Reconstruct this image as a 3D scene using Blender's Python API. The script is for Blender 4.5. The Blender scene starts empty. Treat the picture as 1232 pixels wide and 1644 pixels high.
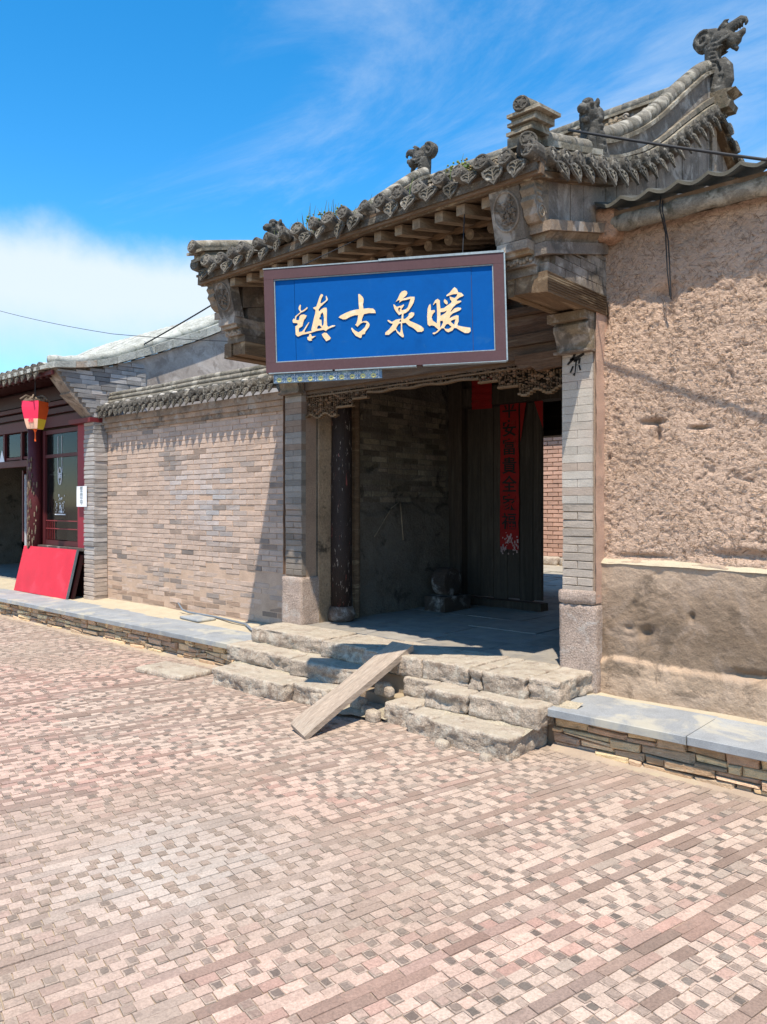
import bpy, math, random
import numpy as np
from mathutils import Vector, Matrix, Euler, noise

# ------------------------------------------------------------------ camera, light, exposure
sc = bpy.context.scene
COL = sc.collection
cam = bpy.data.objects.new('camera', bpy.data.cameras.new('camera'))
COL.objects.link(cam)
sc.camera = cam
cam.location = (0, 0, 1.6)
cam.rotation_euler = (math.radians(90), 0, math.radians(42.07))
cam.data.sensor_fit = 'HORIZONTAL'
cam.data.sensor_width = 36.0
cam.data.lens = 36.0 * 1233 / 1232
cam.data.shift_y = -13 / 1232
cam.data.clip_start = 0.05
cam.data.clip_end = 3000

SUNV = Vector((.7, -1.0, 2.55)).normalized()
sun = bpy.data.objects.new('sun', bpy.data.lights.new('sun', 'SUN'))
COL.objects.link(sun)
sun.data.energy = 5.0
sun.data.angle = math.radians(0.53)
sun.data.color = (1.0, .92, .785)
sun.location = (6, -8, 20)
sun.rotation_euler = (-SUNV).to_track_quat('-Z', 'Y').to_euler()

w = bpy.data.worlds.new('World')
sc.world = w
w.use_nodes = True
nt = w.node_tree
nt.nodes.clear()


def N(nt, t, **kw):
    n = nt.nodes.new(t)
    for k, v in kw.items():
        setattr(n, k, v)
    return n


def math_n(nt, op, a, b=None, clamp=False):
    n = N(nt, 'ShaderNodeMath', operation=op, use_clamp=clamp)
    for i, x in enumerate((a, b)):
        if x is None:
            continue
        if isinstance(x, (int, float)):
            n.inputs[i].default_value = x
        else:
            nt.links.new(x, n.inputs[i])
    return n.outputs[0]


def mixc(nt, fac, a, b, mode='MIX'):
    n = N(nt, 'ShaderNodeMix', data_type='RGBA', blend_type=mode)
    for idx, x in ((0, fac), (6, a), (7, b)):
        if isinstance(x, (int, float)):
            n.inputs[idx].default_value = x
        elif isinstance(x, (tuple, list)):
            n.inputs[idx].default_value = (*x[:3], 1)
        else:
            nt.links.new(x, n.inputs[idx])
    return n.outputs[2]


def smooth(nt, x, lo, hi):
    n = N(nt, 'ShaderNodeMapRange', interpolation_type='SMOOTHSTEP')
    nt.links.new(x, n.inputs[0])
    n.inputs[1].default_value = lo
    n.inputs[2].default_value = hi
    return n.outputs[0]


sky = N(nt, 'ShaderNodeTexSky', sky_type='NISHITA', sun_disc=False)
sky.sun_elevation = math.radians(64.4)
sky.sun_rotation = math.radians(145.0)
sky.altitude = 1000
sky.air_density = 1.0
sky.dust_density = 0.3
sky.ozone_density = 2.5
hs = N(nt, 'ShaderNodeHueSaturation')
hs.inputs['Saturation'].default_value = 1.38
hs.inputs['Value'].default_value = 1.95
hs.inputs['Hue'].default_value = .492
nt.links.new(sky.outputs[0], hs.inputs['Color'])
tc = N(nt, 'ShaderNodeTexCoord')
sep = N(nt, 'ShaderNodeSeparateXYZ')
nt.links.new(tc.outputs['Generated'], sep.inputs[0])
zc = math_n(nt, 'MAXIMUM', sep.outputs[2], .02)
px = math_n(nt, 'DIVIDE', sep.outputs[0], math_n(nt, 'ADD', zc, .12))
py = math_n(nt, 'DIVIDE', sep.outputs[1], math_n(nt, 'ADD', zc, .12))
cmb = N(nt, 'ShaderNodeCombineXYZ')
nt.links.new(px, cmb.inputs[0])
nt.links.new(py, cmb.inputs[1])
mp = N(nt, 'ShaderNodeMapping')
mp.inputs['Rotation'].default_value = (0, 0, math.radians(25))
mp.inputs['Scale'].default_value = (.75, 1.5, 1)
nt.links.new(cmb.outputs[0], mp.inputs[0])
n1 = N(nt, 'ShaderNodeTexNoise')
n1.inputs['Scale'].default_value = 1.1
n1.inputs['Detail'].default_value = 9
n1.inputs['Roughness'].default_value = .66
n1.inputs['Distortion'].default_value = .9
nt.links.new(mp.outputs[0], n1.inputs['Vector'])
east = N(nt, 'ShaderNodeVectorMath', operation='DOT_PRODUCT')
nt.links.new(tc.outputs['Generated'], east.inputs[0])
east.inputs[1].default_value = (.35, .94, 0)
cirrus = math_n(nt, 'ADD', n1.outputs[0], math_n(nt, 'MULTIPLY', math_n(nt, 'SUBTRACT', east.outputs['Value'], .47), .55))
cirrus = math_n(nt, 'MULTIPLY', smooth(nt, cirrus, .42, .84), .58)
# a bank of low cloud round the horizon
n2 = N(nt, 'ShaderNodeTexNoise')
n2.inputs['Scale'].default_value = 3.0
n2.inputs['Detail'].default_value = 7
n2.inputs['Roughness'].default_value = .62
nt.links.new(tc.outputs['Generated'], n2.inputs['Vector'])
zb = math_n(nt, 'ADD', sep.outputs[2], math_n(nt, 'MULTIPLY', math_n(nt, 'SUBTRACT', n2.outputs[0], .5), -.13))
bank = math_n(nt, 'SUBTRACT', 1.0, smooth(nt, zb, .27, .325))
bank = math_n(nt, 'MULTIPLY', bank, smooth(nt, zb, .12, .24))
bank = math_n(nt, 'MULTIPLY', bank, .93)
cl = math_n(nt, 'MAXIMUM', cirrus, bank)
skyc = mixc(nt, cl, hs.outputs[0], (5.9, 6.6, 7.2))
bg = N(nt, 'ShaderNodeBackground')
bg.inputs['Strength'].default_value = .1
nt.links.new(skyc, bg.inputs['Color'])
out = N(nt, 'ShaderNodeOutputWorld')
nt.links.new(bg.outputs[0], out.inputs[0])

sc.view_settings.view_transform = 'Standard'
sc.view_settings.look = 'None'
sc.view_settings.gamma = 1.0
sc.view_settings.use_curve_mapping = False
sc.view_settings.exposure = 0.55

R = random.Random(11)
U = R.uniform

# ------------------------------------------------------------------ materials


def make_mat(name, col, rough=.85, patch=None, patch2=None, var=.22, var_scale=5, fine=90, fine_var=.22,
             bump=.35, bump_scale=60, bump_dist=.01, stretch=(1, 1, 1), dust=None, tint=True, metal=0,
             spec=.3, big_bump=0, big_scale=12, detail=8, orand=0):
    m = bpy.data.materials.new(name)
    m.use_nodes = True
    nt = m.node_tree
    bs = nt.nodes['Principled BSDF']
    bs.inputs['Roughness'].default_value = rough
    bs.inputs['Metallic'].default_value = metal
    bs.inputs['Specular IOR Level'].default_value = spec
    geo = N(nt, 'ShaderNodeNewGeometry')
    mp = N(nt, 'ShaderNodeMapping')
    mp.inputs['Scale'].default_value = stretch
    nt.links.new(geo.outputs['Position'], mp.inputs[0])

    def nz(scale, det=detail, ro=.6, dist=0.0, vec=None):
        n = N(nt, 'ShaderNodeTexNoise')
        n.inputs['Scale'].default_value = scale
        n.inputs['Detail'].default_value = det
        n.inputs['Roughness'].default_value = ro
        n.inputs['Distortion'].default_value = dist
        nt.links.new(vec or mp.outputs[0], n.inputs['Vector'])
        return n.outputs[0]
    if tint:
        at = N(nt, 'ShaderNodeAttribute', attribute_name='tint')
        c = mixc(nt, 1.0, (*col, 1), at.outputs['Color'], 'MULTIPLY')
    else:
        rgb = N(nt, 'ShaderNodeRGB')
        rgb.outputs[0].default_value = (*col, 1)
        c = rgb.outputs[0]
    if orand:
        oi = N(nt, 'ShaderNodeObjectInfo')
        fr = math_n(nt, 'ADD', math_n(nt, 'MULTIPLY', oi.outputs['Random'], 2 * orand), 1 - orand)
        cr_ = N(nt, 'ShaderNodeCombineColor')
        for i in range(3):
            nt.links.new(fr, cr_.inputs[i])
        c = mixc(nt, 1.0, c, cr_.outputs[0], 'MULTIPLY')
    a = nz(var_scale)
    f1 = math_n(nt, 'ADD', math_n(nt, 'MULTIPLY', math_n(nt, 'SUBTRACT', a, .5), 4 * var), 1.0)
    b = nz(fine, 3, .7)
    f2 = math_n(nt, 'ADD', math_n(nt, 'MULTIPLY', math_n(nt, 'SUBTRACT', b, .5), 4 * fine_var), 1.0)
    f = math_n(nt, 'MAXIMUM', math_n(nt, 'MULTIPLY', f1, f2), .15)
    cf = N(nt, 'ShaderNodeCombineColor')
    for i in range(3):
        nt.links.new(f, cf.inputs[i])
    c = mixc(nt, 1.0, c, cf.outputs[0], 'MULTIPLY')
    for p in (patch, patch2):
        if p:
            pc, ps, lo, hi = p[:4]
            k = smooth(nt, nz(ps, 9, .65, .6), lo, hi)
            if len(p) > 4:
                k = math_n(nt, 'MULTIPLY', k, p[4])
            c = mixc(nt, k, c, pc)
    if dust:
        dc, amt = dust
        sp = N(nt, 'ShaderNodeSeparateXYZ')
        nt.links.new(geo.outputs['Normal'], sp.inputs[0])
        k = math_n(nt, 'MULTIPLY', smooth(nt, sp.outputs[2], .3, .95), amt)
        k = math_n(nt, 'MULTIPLY', k, smooth(nt, nz(7, 6, .7), .3, .62))
        c = mixc(nt, k, c, dc)
    nt.links.new(c, bs.inputs['Base Color'])
    h = nz(bump_scale, 6, .7)
    if big_bump:
        h = math_n(nt, 'ADD', h, math_n(nt, 'MULTIPLY', nz(big_scale, 5, .6, .4), big_bump))
    bp = N(nt, 'ShaderNodeBump')
    bp.inputs['Strength'].default_value = bump
    bp.inputs['Distance'].default_value = bump_dist
    nt.links.new(h, bp.inputs['Height'])
    nt.links.new(bp.outputs[0], bs.inputs['Normal'])
    m['nt'] = name
    return m


DUST = (.42, .35, .25)
MT = {}
MT['paver'] = make_mat('paving brick', (1, 1, 1), .9, var=.12, var_scale=4, fine=110, fine_var=.30, bump=.5, bump_scale=120, bump_dist=.006,
                       patch=((.30, .235, .19), .8, .50, .68, .40), patch2=((.17, .13, .105), 28, .56, .64, .35))
MT['sand'] = make_mat('sandy dirt', (.34, .26, .195), .95, var=.15, fine=200, fine_var=.15, bump=.5, bump_scale=80, patch=((.40, .33, .22), 3, .45, .65, .7))
MT['dirt'] = make_mat('yellow dirt', (.44, .37, .265), .95, var=.15, fine=200, bump=.6, bump_scale=60, big_bump=1.0, patch=((.36, .30, .22), 5, .5, .7, .6))
MT['lodged'] = make_mat('gritty dirt', (.42, .355, .26), .95, var=.25, fine=90, fine_var=.4, bump=1.0, bump_scale=50, bump_dist=.02)
MT['slab'] = make_mat('blue grey paving slab', (.27, .278, .285), .85, var=.2, var_scale=5, fine=120, fine_var=.2, bump=.25, bump_scale=120,
                      patch=((.42, .385, .31), 2.6, .50, .64, .8), patch2=((.19, .185, .18), 9, .58, .7, .5))
MT['fieldstone'] = make_mat('layered field stone', (1, 1, 1), .9, var=.22, var_scale=14, fine=120, fine_var=.25, bump=.9, bump_scale=50, bump_dist=.02, stretch=(1, 1, 2.2),
                            patch=((.26, .17, .10), 9, .56, .68, .6), patch2=((.60, .50, .36), 12, .56, .66, .5), dust=(DUST, .5))
MT['granite'] = make_mat('weathered granite', (.37, .295, .23), .88, var=.22, var_scale=8, fine=95, fine_var=.5, bump=.8, bump_scale=60, bump_dist=.016, big_bump=1.5, big_scale=22,
                         patch=((.50, .44, .36), 10, .50, .62, .7), patch2=((.20, .14, .10), 9, .53, .64, .7), dust=((.46, .40, .31), .65))
MT['granite_pink'] = make_mat('pinkish granite base', (.40, .305, .25), .88, var=.25, fine=100, fine_var=.55, bump=1.0, bump_scale=70, bump_dist=.02,
                              patch=((.56, .52, .48), 6, .5, .7, .6))
MT['brick'] = make_mat('old grey brick', (1, 1, 1), .9, var=.18, var_scale=6, fine=110, fine_var=.18, bump=.6, bump_scale=90, bump_dist=.01, big_bump=.6, big_scale=20,
                       patch=((.44, .33, .27), 1.8, .52, .68, .35))
MT['mortar'] = make_mat('lime mortar', (.43, .345, .285), .95, var=.2, fine=120, bump=.6, bump_scale=80)
MT['greystone'] = make_mat('grey carved brick', (.18, .15, .124), .88, var=.35, var_scale=7, fine=80, fine_var=.3, bump=.6, bump_scale=60, bump_dist=.012,
                           patch=((.38, .34, .30), 4.5, .50, .62, .65), patch2=((.07, .06, .05), 6, .52, .66, .75))
MT['tile'] = make_mat('grey roof tile', (.105, .093, .078), .88, var=.42, var_scale=11, fine=90, fine_var=.4, orand=.35, bump=.8, bump_scale=70, bump_dist=.012,
                      patch=((.34, .31, .26), 17, .56, .66, .8), patch2=((.035, .03, .02), 7, .52, .66, .8))
MT['tilelight'] = make_mat('lime washed ridge tile', (.20, .178, .145), .9, var=.35, var_scale=7, fine=90, fine_var=.35, bump=.8, bump_scale=50, bump_dist=.015,
                           patch=((.44, .40, .33), 6, .48, .62, .7), patch2=((.07, .065, .045), 8, .53, .66, .8))
MT['carving'] = make_mat('dark carved ornament', (.065, .06, .052), .85, var=.35, var_scale=14, fine=90, fine_var=.3, bump=.8, bump_scale=60, bump_dist=.015, tint=False,
                         patch=((.24, .225, .20), 16, .53, .66, .7))
MT['wood'] = make_mat('old brown timber', (.15, .108, .075), .85, var=.35, var_scale=9, fine=70, fine_var=.35, bump=.7, bump_scale=40, bump_dist=.012, stretch=(.6, .6, 2.2),
                      patch=((.36, .27, .17), 7, .52, .68, .6), patch2=((.05, .035, .025), 5, .55, .72, .6))
MT['woody'] = make_mat('old timber grain along depth', (.155, .112, .075), .85, var=.35, var_scale=7, fine=60, fine_var=.35, bump=.7, bump_scale=40, bump_dist=.012, stretch=(3, .35, 3),
                       patch=((.40, .30, .19), 4, .5, .68, .6), patch2=((.05, .035, .025), 5, .58, .72, .6))
MT['woodx'] = make_mat('old timber grain along facade', (.105, .075, .052), .85, var=.35, var_scale=7, fine=60, fine_var=.35, bump=.7, bump_scale=40, bump_dist=.012, stretch=(.35, 3, 4),
                       patch=((.20, .155, .11), 4, .5, .68, .6), patch2=((.05, .035, .025), 5, .58, .72, .6))
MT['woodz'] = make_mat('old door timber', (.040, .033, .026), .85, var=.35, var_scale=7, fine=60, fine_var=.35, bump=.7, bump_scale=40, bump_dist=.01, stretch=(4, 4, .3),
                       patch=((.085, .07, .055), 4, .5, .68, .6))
MT['peeling'] = make_mat('peeling black column paint', (.022, .014, .012), .7, var=.3, var_scale=9, fine=60, bump=.6, bump_scale=40, stretch=(3, 3, .8),
                         patch=((.33, .28, .25), 13, .60, .66, .8), patch2=((.26, .06, .05), 7, .62, .68, .8))
MT['plank'] = make_mat('bleached plank', (.34, .265, .205), .85, var=.22, var_scale=3, fine=14, fine_var=.32, bump=.7, bump_scale=14, bump_dist=.008, stretch=(9, .7, 3), patch=((.42, .35, .28), 2.5, .5, .65, .6), patch2=((.16, .11, .08), 3.5, .60, .70, .6))
MT['sooty'] = make_mat('sooty inner wall', (.115, .098, .078), .9, var=.4, var_scale=3, fine=50, fine_var=.3, bump=.8, bump_scale=30, bump_dist=.02,
                       patch=((.13, .115, .095), 2.2, .5, .66, .6), patch2=((.02, .018, .016), 4, .54, .66, .8))
MT['floor'] = make_mat('worn floor stone', (.21, .20, .19), .85, var=.25, fine=120, fine_var=.15, bump=.4, bump_scale=30, dust=(DUST, .35))
MT['redpaint'] = make_mat('dark red paint', (.075, .012, .014), .55, var=.15, fine=60, fine_var=.1, bump=.15, tint=True)
MT['brightred'] = make_mat('bright red board', (.56, .010, .03), .5, var=.12, var_scale=2.5, fine=60, fine_var=.06, bump=.1, patch=((.60, .05, .08), 3, .52, .72, .6), patch2=((.35, .02, .03), 14, .62, .72, .5))
MT['redpaper'] = make_mat('faded red paper', (.22, .007, .006), .8, var=.15, fine=60, bump=.2, patch=((.16, .03, .02), 9, .56, .7, .6))
MT['ink'] = make_mat('black ink', (.012, .010, .009), .7, var=0, fine_var=0, bump=0)
MT['white'] = make_mat('white print', (.72, .72, .74), .7, var=.08, fine=60, fine_var=.1, bump=.05)
MT['blue'] = make_mat('blue sign paint', (.0006, .072, .275), .75, spec=.08, var=.05, var_scale=3, fine=30, fine_var=.05, bump=.04, patch=((.0008, .055, .21), 4, .5, .75, .6), patch2=((.02, .10, .26), 7, .58, .72, .35))
MT['frame'] = make_mat('mauve brown sign frame', (.085, .048, .053), .7, spec=.1, var=.1, fine=60, fine_var=.08, bump=.1)
MT['steelblue'] = make_mat('pale steel edging', (.22, .27, .30), .6, var=.2, fine=60, bump=.2)
MT['gold'] = make_mat('pale gold lettering', (.68, .48, .27), .55, var=.09, var_scale=22, fine=60, fine_var=.05, bump=.1, patch=((.70, .60, .46), 26, .5, .65, .7))
MT['stripbase'] = make_mat('painted strip ground', (.10, .17, .27), .7, var=.2, fine=60, bump=.2, patch=((.22, .32, .34), 30, .5, .6, .8))
MT['stripwhite'] = make_mat('painted strip scroll', (.50, .58, .66), .7, var=.2, fine=60, bump=.1)
MT['stripyellow'] = make_mat('painted strip flower', (.50, .48, .22), .7, var=.2, fine=60, bump=.1)
MT['metal'] = make_mat('grey metal pipe', (.20, .22, .25), .45, var=.15, fine=60, bump=.1, metal=.3)
MT['wire'] = make_mat('black cable', (.02, .02, .022), .6, var=0, fine_var=0, bump=0)
MT['lantern_red'] = make_mat('lantern fabric red', (.80, .03, .09), .7, var=.05, fine=60, fine_var=.05, bump=.05)
MT['lantern_cream'] = make_mat('lantern fabric cream', (.80, .48, .33), .7, var=.05, fine=60, fine_var=.05, bump=.05)
MT['lantern_orange'] = make_mat('lantern fabric orange', (.75, .11, .02), .7, var=.05, fine=60, fine_var=.05, bump=.05)
MT['lantern_yellow'] = make_mat('lantern fabric yellow', (.85, .62, .05), .7, var=.05, fine=60, fine_var=.05, bump=.05)
MT['grass'] = make_mat('dry green grass', (.12, .15, .05), .8, var=.3, fine=30, bump=0)
MT['mudroof'] = make_mat('olive grey clay sheet', (.065, .062, .052), .85, var=.3, var_scale=6, fine=90, fine_var=.25, bump=.4, bump_scale=50)
MT['shoproof'] = make_mat('pale weathered shop roof', (.36, .36, .32), .9, var=.3, var_scale=5, fine=60, fine_var=.3, bump=.8, bump_scale=35, bump_dist=.02,
                          patch=((.50, .50, .46), 4, .46, .62, .7), patch2=((.14, .15, .10), 9, .56, .7, .7))
MT['render_grey'] = make_mat('grey plaster gable', (.42, .36, .315), .92, var=.2, var_scale=3, fine=40, fine_var=.15, bump=.4, bump_scale=30,
                             patch=((.56, .50, .45), 3.4, .50, .60, .7), patch2=((.26, .215, .185), 4.2, .52, .64, .7))
MT['redbrick'] = make_mat('courtyard brick', (1, 1, 1), .9, var=.12, fine=60, fine_var=.12, bump=.3)


def mud_material(name, col, fib, fs=38):
    """straw-tempered mud: stretched, distorted noise gives short fibres and pits"""
    m = make_mat(name, col, .95, var=.10, var_scale=2.2, fine=120, fine_var=.10, bump=.5,
                 patch=((col[0] * .72, col[1] * .68, col[2] * .62), 1.3, .5, .72, .55))
    nt = m.node_tree
    bs = nt.nodes['Principled BSDF']
    geo = N(nt, 'ShaderNodeNewGeometry')
    hs_ = []
    for ang, s in ((35, (1, 1, .28)), (-50, (1, 1, .24)), (80, (1, 1, .3))):
        mp = N(nt, 'ShaderNodeMapping')
        mp.inputs['Rotation'].default_value = (0, math.radians(ang), 0)
        mp2 = N(nt, 'ShaderNodeMapping')
        mp2.inputs['Scale'].default_value = s
        nt.links.new(geo.outputs['Position'], mp.inputs[0])
        nt.links.new(mp.outputs[0], mp2.inputs[0])
        n = N(nt, 'ShaderNodeTexNoise')
        n.inputs['Scale'].default_value = fs
        n.inputs['Detail'].default_value = 4
        n.inputs['Roughness'].default_value = .62
        n.inputs['Distortion'].default_value = 1.1
        nt.links.new(mp2.outputs[0], n.inputs['Vector'])
        hs_.append(n.outputs[0])
    mx = math_n(nt, 'MAXIMUM', math_n(nt, 'MAXIMUM', hs_[0], hs_[1]), hs_[2])
    mn = math_n(nt, 'MINIMUM', math_n(nt, 'MINIMUM', hs_[0], hs_[1]), hs_[2])
    h = math_n(nt, 'ADD', mx, mn)
    bp = N(nt, 'ShaderNodeBump')
    bp.inputs['Strength'].default_value = fib
    bp.inputs['Distance'].default_value = .026
    nt.links.new(h, bp.inputs['Height'])
    nt.links.new(bp.outputs[0], bs.inputs['Normal'])
    old = bs.inputs['Base Color'].links[0].from_socket
    k = smooth(nt, mn, .27, .43)
    c = mixc(nt, k, (col[0] * .42, col[1] * .38, col[2] * .33), old)  # pits painted darker in the base colour, standing in for their shade
    k2 = math_n(nt, 'MULTIPLY', smooth(nt, mx, .62, .74), .5)
    c = mixc(nt, k2, c, (min(1, col[0] * 1.25), col[1] * 1.28, col[2] * 1.25))
    nt.links.new(c, bs.inputs['Base Color'])
    return m


MT['sideplaster'] = make_mat('pinkish side plaster', (.45, .315, .25), .92, var=.15, var_scale=5, fine=120, fine_var=.2, bump=.5, bump_scale=60, patch=((.30, .21, .16), 9, .60, .68, .7))
MT['mud'] = mud_material('straw tempered mud', (.56, .395, .295), 1.0, 50)
MT['mudlow'] = make_mat('smooth mud render', (.36, .262, .188), .95, var=.22, var_scale=2.6, fine=90, fine_var=.12, bump=.7, bump_scale=24, bump_dist=.02, big_bump=1.2, big_scale=7,
                        patch=((.40, .31, .25), 3.9, .50, .60, .25), patch2=((.12, .085, .058), 4.6, .52, .62, .62))
g = bpy.data.materials.new('window glass')
g.use_nodes = True
b_ = g.node_tree.nodes['Principled BSDF']
b_.inputs['Base Color'].default_value = (.008, .010, .010, 1)
b_.inputs['Roughness'].default_value = .08
b_.inputs['Specular IOR Level'].default_value = .25
b_.inputs['Alpha'].default_value = .6
MT['glass'] = g

# ------------------------------------------------------------------ object helpers
WM = {}


def wm(o):
    return WM.get(o.name, Matrix.Identity(4))


def setparent(o, parent, world=None):
    world = world or Matrix.Identity(4)
    if parent is not None:
        o.parent = parent
        o.matrix_parent_inverse = wm(parent).inverted()
    o.matrix_basis = world
    WM[o.name] = world.copy()


def tag(o, label=None, cat=None, group=None, kind=None):
    if label:
        o['label'] = label
    if cat:
        o['category'] = cat
    if group:
        o['group'] = group
    if kind:
        o['kind'] = kind
    return o


def empty(name, loc, label, cat, group=None):
    o = bpy.data.objects.new(name, None)
    COL.objects.link(o)
    o.empty_display_size = .2
    setparent(o, None, Matrix.Translation(loc))
    return tag(o, label, cat, group)


class MB:
    def __init__(s, tf=None):
        s.v, s.f, s.t, s.tf = [], [], [], tf

    def add(s, vs, fs, tint=(1, 1, 1)):
        b = len(s.v)
        s.v.extend([tuple(p) for p in vs])
        s.f.extend([tuple(i + b for i in f) for f in fs])
        s.t.extend([tint] * len(vs))
        return s

    def hexa(s, p, tint=(1, 1, 1)):
        return s.add(p, [(0, 3, 2, 1), (4, 5, 6, 7), (0, 1, 5, 4), (1, 2, 6, 5), (2, 3, 7, 6), (3, 0, 4, 7)], tint)

    def box(s, x0, x1, y0, y1, z0, z1, tint=(1, 1, 1), j=0.0):
        p = [(x, y, z) for z in (z0, z1) for x, y in ((x0, y0), (x1, y0), (x1, y1), (x0, y1))]
        if j:
            p = [(a + U(-j, j), b + U(-j, j), c + U(-j, j)) for a, b, c in p]
        return s.hexa(p, tint)

    def fbox(s, x0, x1, y0, y1, z0, z1, tint=(1, 1, 1), ch=.006, j=.003):
        """brick or stone with a worn, chamfered front (facing -Y)"""
        back = [(x0, y1, z0), (x1, y1, z0), (x1, y1, z1), (x0, y1, z1)]
        mid = [(x0 + U(0, j), y0 + ch, z0 + U(0, j)), (x1 - U(0, j), y0 + ch, z0 + U(0, j)), (x1 - U(0, j), y0 + ch, z1 - U(0, j)), (x0 + U(0, j), y0 + ch, z1 - U(0, j))]
        c = ch * .8
        fr = [(x0 + c + U(0, j), y0 + U(-j, j), z0 + c + U(0, j)), (x1 - c - U(0, j), y0 + U(-j, j), z0 + c + U(0, j)),
              (x1 - c - U(0, j), y0 + U(-j, j), z1 - c - U(0, j)), (x0 + c + U(0, j), y0 + U(-j, j), z1 - c - U(0, j))]
        f = [(8, 9, 10, 11)]
        for a in (0, 4):
            for i in range(4):
                k = (i + 1) % 4
                f.append((a + i, a + k, a + 4 + k, a + 4 + i))
        return s.add(back + mid + fr, f, tint)

    def tube(s, pts, rad, n=8, caps=True, tint=(1, 1, 1), sy=1.0):
        pts = [Vector(p) for p in pts]
        if isinstance(rad, (int, float)):
            rad = [rad] * len(pts)
        vs, fs = [], []
        up = Vector((0, 0, 1))
        for i, p in enumerate(pts):
            d = (pts[min(i + 1, len(pts) - 1)] - pts[max(i - 1, 0)]).normalized()
            r_ = up if abs(d.dot(up)) < .95 else Vector((1, 0, 0))
            if i == 0:
                a = d.cross(r_).normalized()
            else:
                a = (a - d * a.dot(d)).normalized()
            b = d.cross(a).normalized()
            for k in range(n):
                an = 2 * math.pi * k / n
                vs.append(p + a * math.cos(an) * rad[i] + b * math.sin(an) * rad[i] * sy)
        for i in range(len(pts) - 1):
            for k in range(n):
                k2 = (k + 1) % n
                fs.append((i * n + k, i * n + k2, (i + 1) * n + k2, (i + 1) * n + k))
        if caps:
            fs.append(tuple(range(n))[::-1])
            fs.append(tuple((len(pts) - 1) * n + k for k in range(n)))
        return s.add(vs, fs, tint)

    def ell(s, c, r, n=10, m=7, tint=(1, 1, 1), rot=None):
        vs, fs = [], []
        for i in range(m + 1):
            th = math.pi * i / m
            for k in range(n):
                ph = 2 * math.pi * k / n
                p = Vector((r[0] * math.sin(th) * math.cos(ph), r[1] * math.sin(th) * math.sin(ph), r[2] * math.cos(th)))
                if rot is not None:
                    p = rot @ p
                vs.append(p + Vector(c))
        for i in range(m):
            for k in range(n):
                k2 = (k + 1) % n
                fs.append((i * n + k, i * n + k2, (i + 1) * n + k2, (i + 1) * n + k))
        return s.add(vs, fs, tint)

    def prism(s, poly, a, b, axis='y', tint=(1, 1, 1)):
        """polygon of (u,v) extruded from a to b along axis; y: (x,z), x: (y,z), z: (x,y)"""
        def P(u, v, d):
            return {'y': (u, d, v), 'x': (d, u, v), 'z': (u, v, d)}[axis]
        n = len(poly)
        vs = [P(u, v, a) for u, v in poly] + [P(u, v, b) for u, v in poly]
        fs = [tuple(range(n)), tuple(range(2 * n - 1, n - 1, -1))] + [(i, (i + 1) % n, n + (i + 1) % n, n + i) for i in range(n)]
        return s.add(vs, fs, tint)

    def ribbon(s, x0, x1, ys, lo, hi, tint=(1, 1, 1)):
        """solid band following curves lo(y), hi(y) between x0 and x1"""
        vs, fs = [], []
        for y in ys:
            vs += [(x0, y, lo(y)), (x1, y, lo(y)), (x1, y, hi(y)), (x0, y, hi(y))]
        for i in range(len(ys) - 1):
            for k in range(4):
                k2 = (k + 1) % 4
                fs.append((4 * i + k, 4 * i + k2, 4 * i + 4 + k2, 4 * i + 4 + k))
        e = 4 * (len(ys) - 1)
        fs += [(0, 1, 2, 3)[::-1], (e, e + 1, e + 2, e + 3)]
        return s.add(vs, fs, tint)

    def build(s, name, mat, parent=None, smooth=False, data=False):
        v = s.v
        f = s.f
        if s.tf:
            v = [s.tf(p) for p in v]
            f = [q[::-1] for q in f]
        me = bpy.data.meshes.new(name)
        me.from_pydata([tuple(p) for p in v], [], f)
        at = me.color_attributes.new('tint', 'FLOAT_COLOR', 'POINT')
        at.data.foreach_set('color', np.array([(*t, 1) for t in s.t], dtype=np.float32).ravel())
        if mat is not None:
            me.materials.append(MT[mat] if isinstance(mat, str) else mat)
        if smooth:
            me.shade_smooth()
        me.update()
        if data:
            return me
        return put(name, me, parent)


def put(name, me, parent=None, world=None):
    o = bpy.data.objects.new(name, me)
    COL.objects.link(o)
    setparent(o, parent, world)
    return o


CM = cam.matrix_basis.copy()
CA, SA = math.cos(math.radians(42.07)), math.sin(math.radians(42.07))


def seen(p):
    """distance if the point is inside the photograph's view, else a big number"""
    dep = -SA * p[0] + CA * p[1]
    if dep < .3:
        return 1e6 + abs(dep)
    u = (CA * p[0] + SA * p[1]) / dep
    v = (p[2] - 1.6) / dep
    if abs(u) < .52 and -.70 < v < .68:
        return dep
    return 1e3 + dep


def pieces(items, name, mat, parent, limit=300, rest='rest'):
    """items: list of MB holding one piece each; nearest ones become objects, the others one joined part"""
    items = sorted(items, key=lambda m: seen(np.mean(np.array(m.v), 0)))
    for m in items[:limit]:
        m.build(name, mat, parent)
    if items[limit:]:
        j = MB()
        for m in items[limit:]:
            b = len(j.v)
            vv = [m.tf(p) for p in m.v] if m.tf else m.v
            j.v.extend(vv)
            j.f.extend([tuple(i + b for i in f) for f in m.f])
            j.t.extend(m.t)
        o = j.build(rest, mat, parent)
        o['kind'] = 'stuff'
        return o


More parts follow.
